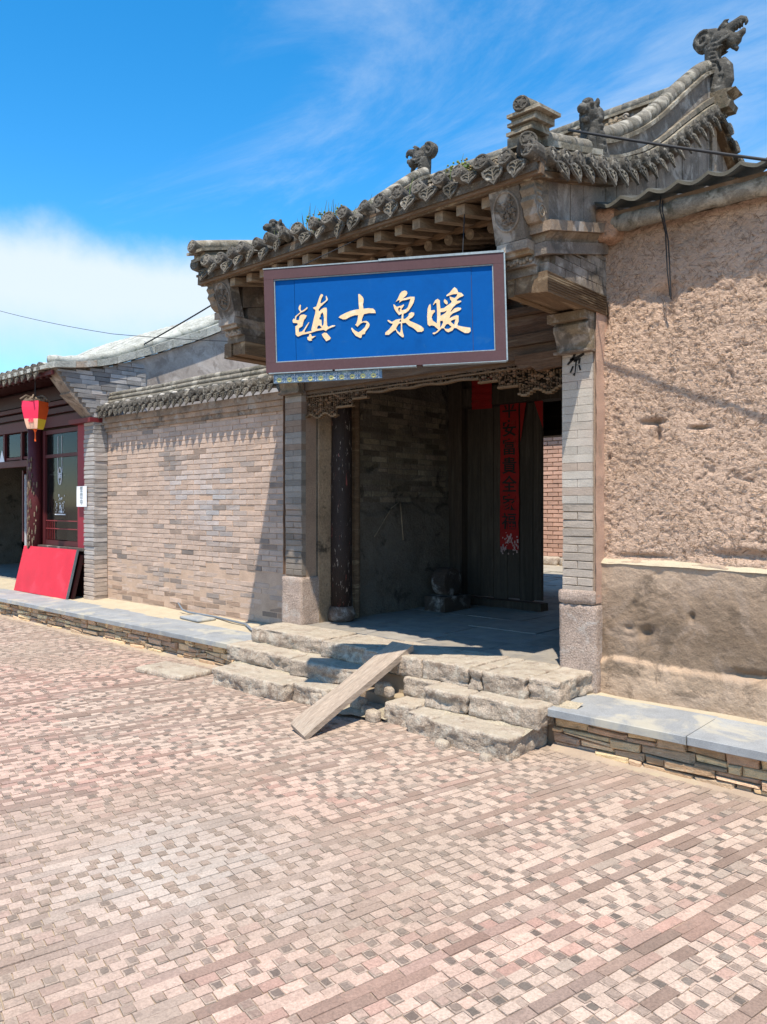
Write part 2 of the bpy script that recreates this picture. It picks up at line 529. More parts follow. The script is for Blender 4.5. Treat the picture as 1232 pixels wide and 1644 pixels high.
def rock(x0, x1, y0, y1, z0, z1, seg=.035, rnd=.03, amp=.012, seed=0, fr=7.0, tint=(1, 1, 1), strata=1.0):
    """rounded, dented block"""
    m = MB()
    L = [(x0, x1), (y0, y1), (z0, z1)]
    nn = [max(2, int(round((b - a) / seg))) for a, b in L]
    key = {}

    def vid(i, j, k):
        q = (i, j, k)
        if q in key:
            return key[q]
        p = Vector([L[d][0] + (L[d][1] - L[d][0]) * q[d] / nn[d] for d in range(3)])
        r = min(rnd, (z1 - z0) * .45)
        c = Vector([min(max(p[d], L[d][0] + r), L[d][1] - r) for d in range(3)])
        d_ = p - c
        if d_.length > 1e-6:
            p = c + d_.normalized() * r
            nrm = d_.normalized()
        else:
            nrm = Vector((0, 0, 1))
        s = Vector((seed * 7.3, seed * 3.1, 0))
        ps = Vector((p.x + s.x, p.y + s.y, p.z * strata + s.z))
        a = noise.noise(ps * fr) * amp * 1.2 + noise.noise(ps * fr * 3.1) * amp * .6 + noise.noise(ps * fr * 8) * amp * .35 - max(0, abs(noise.noise(ps * fr * .9)) * -10 + .7) * amp * .7
        a *= 1 - .78 * max(0, nrm.z) ** 2
        # broad waviness that moves whole faces
        p += nrm * a
        key[q] = len(m.v)
        m.v.append(tuple(p))
        m.t.append(tint)
        return key[q]
    a, b, c = nn
    for i in range(a):
        for j in range(b):
            m.f.append((vid(i, j, 0), vid(i, j + 1, 0), vid(i + 1, j + 1, 0), vid(i + 1, j, 0)))
            m.f.append((vid(i, j, c), vid(i + 1, j, c), vid(i + 1, j + 1, c), vid(i, j + 1, c)))
    for i in range(a):
        for k in range(c):
            m.f.append((vid(i, 0, k), vid(i + 1, 0, k), vid(i + 1, 0, k + 1), vid(i, 0, k + 1)))
            m.f.append((vid(i, b, k), vid(i, b, k + 1), vid(i + 1, b, k + 1), vid(i + 1, b, k)))
    for j in range(b):
        for k in range(c):
            m.f.append((vid(0, j, k), vid(0, j, k + 1), vid(0, j + 1, k + 1), vid(0, j + 1, k)))
            m.f.append((vid(a, j, k), vid(a, j + 1, k), vid(a, j + 1, k + 1), vid(a, j, k + 1)))
    return m


def curve_shape(polys, depth, name, mat, parent=None, world=None, bevel=0.0):
    """filled outlines (with holes) as an extruded plate, converted to a mesh"""
    cu = bpy.data.curves.new(name, 'CURVE')
    cu.dimensions = '2D'
    cu.fill_mode = 'BOTH'
    cu.extrude = depth / 2
    cu.bevel_depth = bevel
    for pl in polys:
        sp = cu.splines.new('POLY')
        sp.points.add(len(pl) - 1)
        for q, (x, y) in zip(sp.points, pl):
            q.co = (x, y, 0, 1)
        sp.use_cyclic_u = True
    tmp = bpy.data.objects.new('tmp', cu)
    COL.objects.link(tmp)
    bpy.context.view_layer.update()
    me = bpy.data.meshes.new_from_object(tmp.evaluated_get(bpy.context.evaluated_depsgraph_get()))
    bpy.data.objects.remove(tmp)
    return finish_mesh(me, name, mat, parent, world)


def finish_mesh(me, name, mat, parent, world):
    me.name = name
    me.materials.clear()
    me.materials.append(MT[mat])
    at = me.color_attributes.new('tint', 'FLOAT_COLOR', 'POINT')
    at.data.foreach_set('color', np.ones(len(me.vertices) * 4, dtype=np.float32))
    return put(name, me, parent, world)


def text_mesh(body, size, name, mat, parent, world, depth=.002):
    cu = bpy.data.curves.new(name, 'FONT')
    cu.body = body
    cu.size = size
    cu.extrude = depth
    cu.offset = size * .012
    cu.align_x = 'CENTER'
    cu.align_y = 'CENTER'
    tmp = bpy.data.objects.new('tmp', cu)
    COL.objects.link(tmp)
    bpy.context.view_layer.update()
    me = bpy.data.meshes.new_from_object(tmp.evaluated_get(bpy.context.evaluated_depsgraph_get()))
    bpy.data.objects.remove(tmp)
    return finish_mesh(me, name, mat, parent, world)


def lerp_curve(pts):
    xs = [p[0] for p in pts]
    ys = [p[1] for p in pts]
    # gentle smoothing: sample a Catmull-like fit through numpy interpolation of a dense, blurred line
    X = np.linspace(xs[0], xs[-1], 200)
    Y = np.interp(X, xs, ys)
    K = np.ones(17) / 17
    Yp = np.concatenate([Y[0] - (Y[1:9][::-1] - Y[0]), Y, Y[-1] - (Y[-9:-1][::-1] - Y[-1])])
    Y = np.convolve(Yp, K, 'valid')
    s0 = (Y[1] - Y[0]) / (X[1] - X[0])
    s1 = (Y[-1] - Y[-2]) / (X[-1] - X[-2])

    def f(x):
        if x < X[0]:
            return float(Y[0] + s0 * (x - X[0]))
        if x > X[-1]:
            return float(Y[-1] + s1 * (x - X[-1]))
        return float(np.interp(x, X, Y))
    return f


def arange(a, b, n):
    return [a + (b - a) * i / n for i in range(n + 1)]


def fbm2(x, y, octs=5, seed=0, rough=.5):
    """vectorised value noise, 0..1"""
    rs = np.random.RandomState(seed)
    T = rs.rand(256, 256)
    o = np.zeros_like(x, dtype=float)
    a, tot, s = 1.0, 0.0, 1.0
    for k in range(octs):
        X = x * s + 17.3 * k
        Y = y * s + 5.7 * k
        xi = np.floor(X).astype(int)
        yi = np.floor(Y).astype(int)
        fx = X - xi
        fy = Y - yi
        fx = fx * fx * (3 - 2 * fx)
        fy = fy * fy * (3 - 2 * fy)
        g_ = lambda i, j: T[i % 256, j % 256]
        o += a * ((g_(xi, yi) * (1 - fx) + g_(xi + 1, yi) * fx) * (1 - fy) + (g_(xi, yi + 1) * (1 - fx) + g_(xi + 1, yi + 1) * fx) * fy)
        tot += a
        a *= rough
        s *= 2.03
    return o / tot


def gridmesh(P, tint=None):
    """P: (n,m,3) array -> MB"""
    n, m_ = P.shape[:2]
    m = MB()
    m.v = [tuple(p) for p in P.reshape(-1, 3)]
    m.t = [(1, 1, 1)] * (n * m_) if tint is None else [tuple(t) for t in tint.reshape(-1, 3)]
    m.f = [(i * m_ + j, i * m_ + j + 1, (i + 1) * m_ + j + 1, (i + 1) * m_ + j) for i in range(n - 1) for j in range(m_ - 1)]
    return m


# ------------------------------------------------------------------ ground and paving
gm = MB()
gm.box(-400, 400, -400, 400, -.5, -.0085)
ground = gm.build('ground', 'sand')
tag(ground, kind='structure')


def fb(x, y, s, seed, o=3):
    return float(fbm2(np.array([x * s + 50]), np.array([y * s + 50]), o, seed)[0])


def make_paving():
    ang = math.radians(12.3)
    d = (math.sin(ang), math.cos(ang))      # row direction
    e = (math.cos(ang), -math.sin(ang))     # across rows
    RW = .050
    cream, pink, brown, dark = (.465, .352, .282), (.38, .255, .205), (.25, .175, .138), (.155, .126, .105)
    items = []
    r0, r1 = int(-14.2 / RW), int(3.2 / RW)
    for r in range(r0, r1):
        v = r * RW
        # long runs along the row
        u = -2.6 + U(0, .3)
        kind = 1 if R.random() < .16 else 0
        left = U(.8, 4)
        while u < 8.4:
            x, y = v * e[0] + u * d[0], v * e[1] + u * d[1]
            if left <= 0:
                kind = 1 if R.random() < .22 else 0
                left = U(.5, 3.0)
            if kind == 1:
                seq = [(U(.14, .25), 'b')]
            else:
                seq = [(U(.050, .088), 'c'), (U(.034, .046), 'd')]
                if R.random() < .07:
                    seq = [(U(.12, .22), 'c')]
                if R.random() < .05:
                    seq = [(U(.10, .20), 'b')]
            for L, k in seq:
                x, y = v * e[0] + (u + L / 2) * d[0], v * e[1] + (u + L / 2) * d[1]
                if x < -13.2 or x > 1.6 or y > 4.62 or y < .35:
                    u += L + .004
                    left -= L
                    continue
                if k == 'c':
                    q = R.random()
                    t = cream if q < .80 else pink
                    if q > .95:
                        t = (.33, .26, .21)
                    s = U(.90, 1.08)
                elif k == 'd':
                    t = dark if R.random() < .34 else (.265, .20, .162)
                    s = U(.8, 1.4)
                else:
                    t = brown if R.random() < .75 else (.30, .215, .175)
                    s = U(.85, 1.2)
                items.append((x, y, L, k, tuple(c * s for c in t)))
                u += L + .004
                left -= L
    A = np.array([(i[0], i[1]) for i in items])
    pinkish = fbm2(A[:, 0] * .55 + 30, A[:, 1] * .55 + 30, 3, 3)
    dusty = fbm2(A[:, 0] * .8 + 60, A[:, 1] * .8 + 60, 4, 5)
    lime = fbm2(A[:, 0] * 1.3 + 90, A[:, 1] * 1.3 + 90, 4, 9)
    out_ = []
    hw = RW / 2 - .0017
    for n_, (x, y, L, k, t) in enumerate(items):
        t = np.array(t)
        if pinkish[n_] > .52:
            t = t * np.array([1.03, .955, .95])
        dd = max(0, min(1, (dusty[n_] - .56) * 6)) * .55
        # walked-in dirt gathers towards the terrace foot and the steps
        edge = max(0, 1 - (4.5 - y) / .35) * .8 + .5 * math.exp(-((x + 4.2) ** 2) / 3.0) * max(0, 1 - (4.3 - y) / 1.3)
        dd = min(.9, max(dd, edge))
        t = t * (1 - dd) + np.array([.31, .24, .185]) * dd
        kx = math.exp(-((x + 3.0) / .75) ** 2 - ((y - 1.9) / .5) ** 2) * max(0, min(1, (lime[n_] - .45) * 6)) * .5
        if kx > .02 and k != 'd':
            t = t * (1 - kx) + np.array([.50, .46, .41]) * kx
        zt = -.003 + U(-.002, .0022)
        tx, ty = U(-.012, .012), U(-.03, .03)
        hl = L / 2
        p = []
        for zz in (0, 1):
            for a, b in ((-hl, -hw), (hl, -hw), (hl, hw), (-hl, hw)):
                X = x + a * d[0] + b * e[0]
                Y = y + a * d[1] + b * e[1]
                Z = (zt + a * tx + b * ty) if zz else -.03
                p.append((X + U(-.0022, .0022), Y + U(-.0022, .0022), Z))
        m = MB()
        tb_ = t
        if k == 'd':
            cb_ = np.array(cream) * U(.60, .95)
            tb_ = cb_ * (1 - dd) + np.array([.31, .24, .185]) * dd
        m.add(p, [(4, 7, 6, 5), (0, 4, 5, 1), (1, 5, 6, 2), (2, 6, 7, 3), (3, 7, 4, 0)], tuple(tb_))
        if k == 'd':
            # rough dark insert, ragged outline, a little proud of its bed
            vs = []
            ox_, oy_ = U(-.003, .003), U(-.003, .003)
            for q in range(8):
                an = 6.2832 * q / 8
                sq = 1 / max(abs(math.cos(an)), abs(math.sin(an))) ** .95
                a = (hl * .95) * math.cos(an) * sq * U(.66, .96) + ox_
                b = (hw * .93) * math.sin(an) * sq * U(.66, .96) + oy_
                vs.append((x + a * d[0] + b * e[0], y + a * d[1] + b * e[1], zt + a * tx + b * ty + .0012))
            vs.append((x + ox_ * d[0], y + ox_ * d[1], zt + .0022))
            m.add(vs, [(q, 8, (q + 1) % 8) for q in range(8)], tuple(t))
        out_.append(m)
    o = pieces(out_, 'brick', 'paver', ground, 300, 'brick_paving')
    return o


make_paving()


# ------------------------------------------------------------------ terraces (raised pavements with stone fronts)
def terrace(x0, x1, end_side):
    base = MB()
    base.box(x0, x1, 4.56, 5.6, -.02, .205, (.55, .5, .45))
    t = base.build('terrace', 'mortar')
    tag(t, kind='structure')
    # fill of yellow dirt behind the slabs, gently uneven
    nx, ny = int((x1 - x0) / .05), 14
    X, Y = np.meshgrid(np.linspace(x0, x1, nx), np.linspace(4.9, 5.62, ny), indexing='ij')
    Z = .2585 + fbm2(X * 3, Y * 3, 4, 4) * .018 + np.clip((Y - 5.2) / .2, 0, 1) * .012
    gridmesh(np.stack([X, Y, Z], -1)).build('dirt_fill', 'dirt', t, True)
    # slabs
    x = x0
    while x < x1 - .05:
        L = min(U(.85, 1.15), x1 - x)
        if x1 - x - L < .4:
            L = x1 - x
        yb = 4.97 + U(-.03, .03)
        mb = MB()
        c = U(.95, 1.06)
        mb.fbox(x + .002, x + L - .002, 4.425, yb, .215, .27, (c, c, c), ch=.005, j=.002)
        mb.build('slab', 'slab', t)
        x += L
    items = []
    cols = [(.60, .46, .30), (.50, .36, .25), (.66, .54, .36), (.48, .34, .26), (.56, .41, .31), (.42, .33, .25), (.66, .50, .34), (.36, .26, .18)]

    def level(r, x):
        base_ = (-.02, .040, .088, .140, .214)[r]
        if r in (0, 4):
            return base_
        return base_ + (float(noise.noise((x * 2.1, r * 5.0, 0))) * .034 + float(noise.noise((x * 7.0, r * 9.0, 3))) * .012)
    for r in range(4):
        x = x0
        while x < x1 - .02:
            L = min(U(.07, .34) * (1.2 if R.random() < .3 else .8), x1 - x)
            c = R.choice(cols)
            sc_ = U(.8, 1.2)
            a, b = x + .003, x + L - .003
            za, zb = level(r, a) + .0025, level(r, b) + .0025
            zc, zd = level(r + 1, b) - .0025, level(r + 1, a) - .0025
            parts = [(0, 1)]
            if R.random() < .30 and zc - zb > .045:
                q = U(.35, .65)
                parts = [(0, q - .04), (q + .02, 1)]
            for p0, p1 in parts:
                m = MB()
                if len(parts) > 1:
                    c = R.choice(cols)
                y0_ = 4.50 + U(-.022, .022)
                A_ = [(a, za + (zd - za) * p0), (b, zb + (zc - zb) * p0), (b, zb + (zc - zb) * p1), (a, za + (zd - za) * p1)]
                sk = U(-.012, .012)
                A_[0] = (A_[0][0] + sk, A_[0][1])
                mx_, mz_ = sum(p[0] for p in A_) / 4, sum(p[1] for p in A_) / 4
                back = [(p[0], 4.57, p[1]) for p in A_]
                mid = [(p[0] + U(-.003, .003), y0_ + U(.006, .014), p[1] + U(-.002, .002)) for p in A_]
                fr_ = [(mx_ + (p[0] - mx_) * U(.80, .96), y0_ + U(-.008, .006), mz_ + (p[1] - mz_) * U(.62, .86)) for p in A_]
                f = [(8, 9, 10), (8, 10, 11)]
                sc_ = U(.95, 1.4)
                for o_ in (0, 4):
                    for i_ in range(4):
                        k_ = (i_ + 1) % 4
                        f.append((o_ + i_, o_ + k_, o_ + 4 + k_, o_ + 4 + i_))
                m.add(back + mid + fr_, f, (c[0] * sc_ * 1.08, c[1] * sc_ * .95, c[2] * sc_ * .80))
                items.append(m)
            x += L
    pieces(items, 'stone', 'fieldstone', t, 290, 'stone_courses')
    # end of the wall beside the steps
    e = MB()
    xe = x1 if end_side == 'r' else x0
    e.box(xe - .03 if end_side == 'r' else xe - .008, xe + .008 if end_side == 'r' else xe + .03, 4.52, 4.9, -.01, .213, (1.0, .86, .62), .004)
    if end_side == 'r':
        e.build('end_stone', 'dirt', t)
    # thrown-up dirt along the foot
    nx = int((x1 - x0) / .04)
    X, V = np.meshgrid(np.linspace(x0, x1, nx), np.linspace(0, 1, 7), indexing='ij')
    hgt = .012 + fbm2(X * 3, X * 0 + 3, 4, 8) * .035
    Y = 4.52 - V * (.04 + fbm2(X * 2.2, X * 0, 3, 6) * .10)
    Z = hgt * (1 - V) ** 1.4 - .006
    gridmesh(np.stack([X, Y, Z], -1)).build('dirt_foot', 'sand', t, True)
    return t


terrace(-16.5, -5.98, 'r')
terrace(-2.56, 3.2, 'l')

# flat stone on the ground in front of the left terrace
m = rock(-.34, .36, -.20, .19, -.03, .042, .03, .03, .012, 3)
o = m.build('flat_stone', 'granite', None, True)
setparent(o, None, Matrix.Translation((-6.38, 4.08, 0)) @ Matrix.Rotation(.1, 4, 'Z'))
tag(o, 'flat worn stone lying on the brick paving in front of the left terrace', 'stone')
m = rock(-.22, .22, -.12, .12, 0, .035, .04, .012, .004, 5)
o = m.build('loose_slab', 'slab', None, True)
setparent(o, None, Matrix.Translation((-7.5, 5.12, .268)) @ Matrix.Rotation(-.1, 4, 'Z'))
tag(o, 'thin grey slab lying loose on the dirt below the brick wall', 'stone')

# ------------------------------------------------------------------ stone steps
steps = empty('stone_steps', (-4.2, 4.3, 0), 'flight of three rough granite steps with broken edges up to the gateway', 'steps')
core = MB()
core.box(-5.9, -2.46, 4.55, 5.0, -.02, .26, (.8, .75, .7))
core.box(-5.9, -2.64, 4.42, 4.6, -.02, .12, (.8, .75, .7))
core.build('rubble_core', 'sand', steps)
TOPROW = [(-5.86, -4.86, 4.60), (-4.85, -4.30, 4.56), (-4.29, -3.68, 4.50), (-3.67, -3.24, 4.50), (-3.23, -3.11, 4.47), (-3.10, -2.76, 4.47), (-2.755, -2.53, 4.52)]
MIDROW = [(-5.93, -5.0, 4.36), (-4.99, -4.22, 4.33), (-3.82, -3.50, 4.45), (-3.49, -3.12, 4.30), (-3.11, -2.565, 4.32)]
BOTROW = [(-5.72, -4.75, 4.05), (-4.74, -4.34, 4.14), (-3.79, -3.52, 4.20), (-3.51, -3.26, 4.12), (-3.255, -2.62, 4.06)]
sd = 0
for row, z0, z1, yb in ((TOPROW, .27, .425, 5.04), (MIDROW, .135, .285, 4.75), (BOTROW, -.05, .145, 4.55)):
    for a, b, y0 in row:
        sd += 1
        m = rock(a, b, y0, yb, z0 + U(0, .008), z1 + U(-.006, .004), .017, .015, .020, sd, 5.0, (U(.88, 1.08),) * 3, 2.6)
        # lean each stone a little
        m.build('step_stone', 'granite', steps, True)
for (x, y, z, s) in ((-3.86, 4.16, .03, .055), (-3.98, 4.22, .03, .05), (-4.30, 4.12, .02, .035), (-4.12, 4.28, .05, .06), (-3.98, 4.40, .17, .06), (-3.88, 4.36, .17, .045),
                     (-4.45, 4.18, .05, .07), (-3.1, 4.02, 0, .05), (-2.75, 4.0, 0, .04)):
    sd += 1
    rock(x - s, x + s, y - s * .8, y + s * .8, z - .05, z + s * .9, .02, .03, .012, sd, 9).build('small_stone', 'granite', steps, True)
# dirt lodged on the treads
for (x0, x1, ya, yb, z) in ((-5.8, -2.4, 4.50, 4.62, .283), (-5.8, -4.3, 4.28, 4.38, .142), (-3.4, -2.6, 4.22, 4.34, .144), (-4.35, -3.75, 4.1, 4.5, .04)):
    nx = int((x1 - x0) / .04)
    X, V = np.meshgrid(np.linspace(x0, x1, nx), np.linspace(0, 1, 7), indexing='ij')
    Y = yb - V * (yb - ya) * (.6 + .8 * fbm2(X * 5, X * 0, 3, 2))
    Z = z + .03 * (1 - V) ** 1.3 * (.3 + fbm2(X * 6, V * 2, 3, 12)) - .016 + .01 * (fbm2(X * 20, V * 5, 3, 13) - .5)
    gridmesh(np.stack([X, Y, Z], -1)).build('lodged_dirt', 'lodged', steps, True)

# plank ramp
pk = MB()
n = 14
vs = []
for i in range(n + 1):
    t = i / n
    for (s_, h) in ((-1, 0), (1, 0), (1, 1), (-1, 1)):
        vs.append((t * 1.19, s_ * .112 + .004 * math.sin(t * 9 + s_) + (.0), h * .045 + .004 * math.sin(t * 5 + s_ * 2) * h))
# slanting near end
vs[0] = (-.045, vs[0][1], 0.0); vs[3] = (-.045, vs[3][1], .036)
vs[1] = (.035, vs[1][1], 0.0); vs[2] = (.035, vs[2][1], .036)
fs = [(0, 1, 2, 3)[::-1], tuple(4 * n + k for k in range(4))]
for i in range(n):
    for k in range(4):
        k2 = (k + 1) % 4
        fs.append((4 * i + k, 4 * i + k2, 4 * i + 4 + k2, 4 * i + 4 + k))
pk.add(vs, fs)
a_ = Vector((-4.00, 3.56, .004))
b_v = Vector((-3.99, 4.66, .445))
plank = pk.build('wooden_plank', 'plank')
xd = (b_v - a_).normalized()
yd = Vector((-1, -.0, 0)).cross(Vector((0, 0, 1)))
yd = Vector((0, 0, 1)).cross(xd).normalized()
zd = xd.cross(yd)
Mx = Matrix((xd, yd, zd)).transposed().to_4x4()
setparent(plank, None, Matrix.Translation(a_) @ Mx)
tag(plank, 'weathered pale plank laid as a ramp from the paving up to the top step', 'plank')

# ------------------------------------------------------------------ gatehouse
XC = -4.18
GH = empty('gatehouse', (-4.18, 6.2, .42), 'old brick and timber gateway with curved tiled roof and carved eave corners', 'gatehouse')
MIR = lambda p: (2 * XC - p[0], p[1], p[2])

# floor flagstones
fl = MB()
fl.box(-5.86, -2.53, 5.03, 8.8, .2, .405)
fl.build('floor_bed', 'mortar', GH)
items = []
y = 5.03
while y < 8.75:
    h = U(.38, .55)
    x = -5.6
    while x < -2.77:
        L = min(U(.5, .95), -2.77 - x)
        m = MB()
        c = U(.8, 1.12)
        m.box(x + .006, x + L - .006, y + .005, min(y + h, 8.8) - .005, .36, .418 + U(-.004, .004), (c, c * .98, c * .97), .003)
        items.append(m)
        x += L
    y += h
pieces(items, 'flagstone', 'floor', GH, 300)

# roof curves (y, z)
T = lerp_curve([(3.95, 3.66), (4.24, 3.74), (4.68, 3.85), (5.2, 3.99), (5.68, 4.20), (6.03, 4.40), (6.51, 4.72), (7.06, 5.07), (7.3, 5.20)])
YR = 7.27
ZR = T(YR)


def TB(y):
    return T(y) if y <= YR else T(2 * YR - y)


# side walls with a top following the roof
def side_wall(tf, name):
    m = MB(tf)
    ys = arange(5.2, 9.4, 40)
    m.ribbon(-2.77, -2.52, ys, lambda y: .0, lambda y: TB(y) - .16)
    return m.build(name, 'sooty', GH)


side_wall(None, 'side_wall')
lw = side_wall(MIR, 'side_wall')
# brick courses showing through the soot on the inner left wall face (normal +X)
items = []
z = 1.62
rr = 0
while z < 2.75:
    y = 5.62 + (.13 if rr % 2 else 0)
    while y < 7.3:
        m = MB()
        L = min(.25, 7.32 - y)
        if L > .05:
            c = U(.6, 2.0)
            cc = (c, c * U(.94, 1), c * U(.85, .95))
            m.box(-5.60, -5.586 + U(-.004, .005), y, y + L - .009, z, z + .052, cc, .003)
            items.append(m)
        y += .26
    z += .062
    rr += 1
pieces(items, 'brick', 'sooty', lw, 300)
pl = MB()
X, Z = np.meshgrid(np.linspace(5.6, 7.33, 70), np.linspace(.42, 1.62, 50), indexing='ij')
D = -5.572 + fbm2(X * 4, Z * 4, 4, 21) * .03 - np.where(Z > 1.55 + .07 * np.sin(X * 6), .03, 0)
gridmesh(np.stack([D, X, Z], -1)).build('plaster_dado', 'sooty', lw, True)
# the chalked lines and broken plaster edge
for pts in ([(-5.545, 6.0, 1.25), (-5.545, 6.28, 1.56), (-5.545, 6.42, 1.63), (-5.545, 6.47, 1.2)],):
    MB().tube(pts, .006, 5, tint=(2.2, 2, 1.7)).build('scratch', 'sooty', lw)


# pillars
def pillar(tf, label):
    root = MB(tf)
    root.box(-2.765, -2.515, 5.02, 5.30, .40, 2.94, (.7, .62, .55))
    p = root.build('pillar', 'mortar', GH)
    items = []
    z = .90
    k = 0
    while z < 2.66:
        h = .0585
        low = z < 1.55
        if not low:
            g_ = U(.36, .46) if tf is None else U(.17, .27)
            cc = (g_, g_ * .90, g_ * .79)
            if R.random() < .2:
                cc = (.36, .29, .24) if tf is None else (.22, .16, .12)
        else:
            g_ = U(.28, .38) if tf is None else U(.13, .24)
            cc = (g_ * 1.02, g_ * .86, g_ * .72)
        d_ = (U(0, .012) if low else U(0, .003))
        m = MB(tf)
        spl = [(-2.77, -2.53)] if k % 2 else [(-2.77, -2.65), (-2.648, -2.53)]
        if low and R.random() < .5:
            spl = [(-2.77, -2.53)]
        for a, b in spl:
            m = MB(tf)
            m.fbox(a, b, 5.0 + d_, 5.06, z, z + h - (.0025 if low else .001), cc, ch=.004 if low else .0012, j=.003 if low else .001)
            items.append(m)
        z += h
        k += 1
    pieces(items, 'brick', 'brick', p, 300)
    Yg, Zg = np.meshgrid(np.linspace(4.998, 5.29, 14), np.linspace(.9, 2.95, 90), indexing='ij')
    Xg = -2.502 + (fbm2(Yg * 9, Zg * 9, 4, 83) - .5) * .012
    mg_ = gridmesh(np.stack([Xg, Yg, Zg], -1))
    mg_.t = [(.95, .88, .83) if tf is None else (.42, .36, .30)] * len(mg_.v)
    mg_.tf = tf
    mg_.build('side_plaster', 'sideplaster', p, True)
    m = rock(-2.785, -2.495, 4.985, 5.25, .25 if tf is None else .40, .885, .03, .012, .006, 31, 6)
    m.tf = tf
    m.build('base_stone', 'granite_pink', p, True)
    m = rock(-2.79, -2.50, 4.975, 5.25, .885, .985, .03, .016, .010, 37, 8)
    if tf is None:
        m.build('base_stone', 'granite_pink', p, True)
    # capital under the eave corner
    c = MB(tf)
    c.box(-2.80, -2.51, 4.93, 5.015, 2.672, 2.69, (.9, .8, .7))
    prof = [(5.01, 2.69), (4.955, 2.69), (4.95, 2.74), (4.925, 2.79), (4.90, 2.83), (4.90, 2.86), (4.925, 2.885), (5.01, 2.885)]
    c.prism(prof, -2.785, -2.52, 'x', (1.05, .95, .75))
    c.build('haunch', 'greystone', p)
    c = MB(tf)
    c.box(-2.81, -2.515, 4.86, 5.01, 2.887, 2.948, (1.0, .88, .68), .004)
    c.build('cap_slab', 'greystone', p)
    return p


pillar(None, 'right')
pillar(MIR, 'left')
# handwriting in black on the right pillar
glyph = [[(-.05, .045), (-.01, .05), (.06, .075), (.065, .06), (0, .028), (-.05, .03)],
         [(-.015, .10), (.01, .095), (-.02, .03), (-.06, .0), (-.075, .005), (-.03, .05)],
         [(-.02, .03), (.035, .04), (.03, .0), (.015, .0), (.018, .025), (-.02, .015)],
         [(-.005, .03), (.008, .03), (-.01, -.085), (-.03, -.075), (-.012, -.06)],
         [(-.03, -.01), (-.018, -.015), (-.04, -.06), (-.052, -.055)],
         [(.015, -.01), (.028, -.01), (.04, -.045), (.028, -.05)]]
for gl in glyph:
    curve_shape([gl], .002, 'ink_stroke', 'ink', GH, Matrix.Translation((-2.655, 4.997, 2.60)) @ Matrix.Rotation(math.radians(90), 4, 'X'))

# wall strip and column just inside the left pillar; the right one is its mirror
for tf in (MIR, None):
    m = MB(tf)
    m.box(-2.79, -2.60, 5.22, 5.62, .2, 3.4, (2.6, 2.2, 1.8))
    m.build('inner_pier', 'sooty', GH)
    c = MB(tf)
    c.tube([(-2.86, 5.46, .56), (-2.86, 5.46, 1.2), (-2.865, 5.46, 2.2), (-2.86, 5.46, 3.4)], [.105, .108, .103, .10], 18)
    col_ = c.build('column', 'peeling', GH, True)
    m = MB(tf)
    m.tube([(-2.86, 5.46, .42), (-2.86, 5.46, .44), (-2.86, 5.46, .50), (-2.86, 5.46, .56), (-2.86, 5.46, .58)], [.10, .135, .145, .12, .10], 20, tint=(.35, .32, .3))
    m.build('column_base', 'granite_pink', col_, True)
    m = MB(tf)
    m.tube([(-2.80, 5.72, .42), (-2.80, 5.72, 3.0)], .05, 8, tint=(.9, .8, .7))
    m.build('inner_post', 'wood', GH)

# lintels along the front opening
XL, XRr = -5.59, -2.77


def beam(y0, y1, z0, z1, tint, mat='woodx', name='lintel_beam', xa=XL, xb=XRr):
    m = MB()
    ys = arange(xa, xb, 12)
    for i in range(12):
        pass
    m.box(xa, xb, y0, y1, z0, z1, tint, .002)
    return m.build(name, mat, GH)


beam(5.04, 5.20, 2.70, 2.795, (1.1, 1.0, .95))
beam(5.00, 5.24, 2.80, 2.875, (.8, .72, .68))
beam(5.03, 5.20, 2.88, 3.02, (1.0, .8, .72))
beam(4.97, 5.22, 3.025, 3.075, (.85, .75, .7))
beam(5.04, 5.16, 3.08, 3.30, (.6, .5, .45))
beam(4.98, 5.20, 3.30, 3.38, (.8, .7, .6))
for k in range(9):
    x = -5.35 + k * .29
    m = MB()
    m.box(x - .05, x + .05, 4.93, 5.06, 3.09, 3.14, (1, .85, .7))
    m.box(x - .085, x + .085, 4.9, 5.06, 3.145, 3.20, (1, .85, .7))
    m.box(x - .055, x + .055, 4.84, 5.06, 3.205, 3.28, (.9, .75, .6))
    m.build('bracket_block', 'woodx', GH)
MB().tube([(XL - .1, 5.1, 3.47), (XRr + .1, 5.1, 3.47)], .085, 14).build('purlin', 'woodx', GH, True)
# carved fretwork hanging under the lintel
fw = MB()
fw.box(XL, XRr, 5.07, 5.085, 2.665, 2.70, (1.1, .95, .8))
fw.box(XL, XRr, 5.06, 5.095, 2.635, 2.648, (1.4, 1.25, 1.0))


def lowz(x):
    s = min(x - XL, XRr - x)
    if s < .42:
        return 2.44 + .02 * math.sin(s * 30)
    if s < .62:
        return 2.50
    if s < .8:
        return 2.56
    if s > 1.0 and XRr - x < .5:
        return 2.6
    return 2.600 + .006 * math.sin(x * 18)


x = XL
while x < XRr - .02:
    lz = lowz(x)
    fw.box(x, x + .028, 5.055, 5.10, lz, lz + .016, (1.7, 1.5, 1.15))
    z = lz + .02
    while z < 2.665:
        if R.random() < .6:
            fw.box(x + U(0, .006), x + U(.018, .028), 5.068, 5.088, z, z + .009, (1.25, 1.05, .8))
        if R.random() < .55:
            fw.box(x + .008, x + .016, 5.068, 5.088, z - .006, z + .02, (1.25, 1.05, .8))
        if R.random() < .12:
            fw.ell((x + .014, 5.075, z + .008), (.018, .014, .014), 7, 5, (1.5, 1.2, .95))
        z += .021
    x += .0265
f_ = fw.build('carved_fretwork', 'woodx', GH)
f_['kind'] = 'stuff'
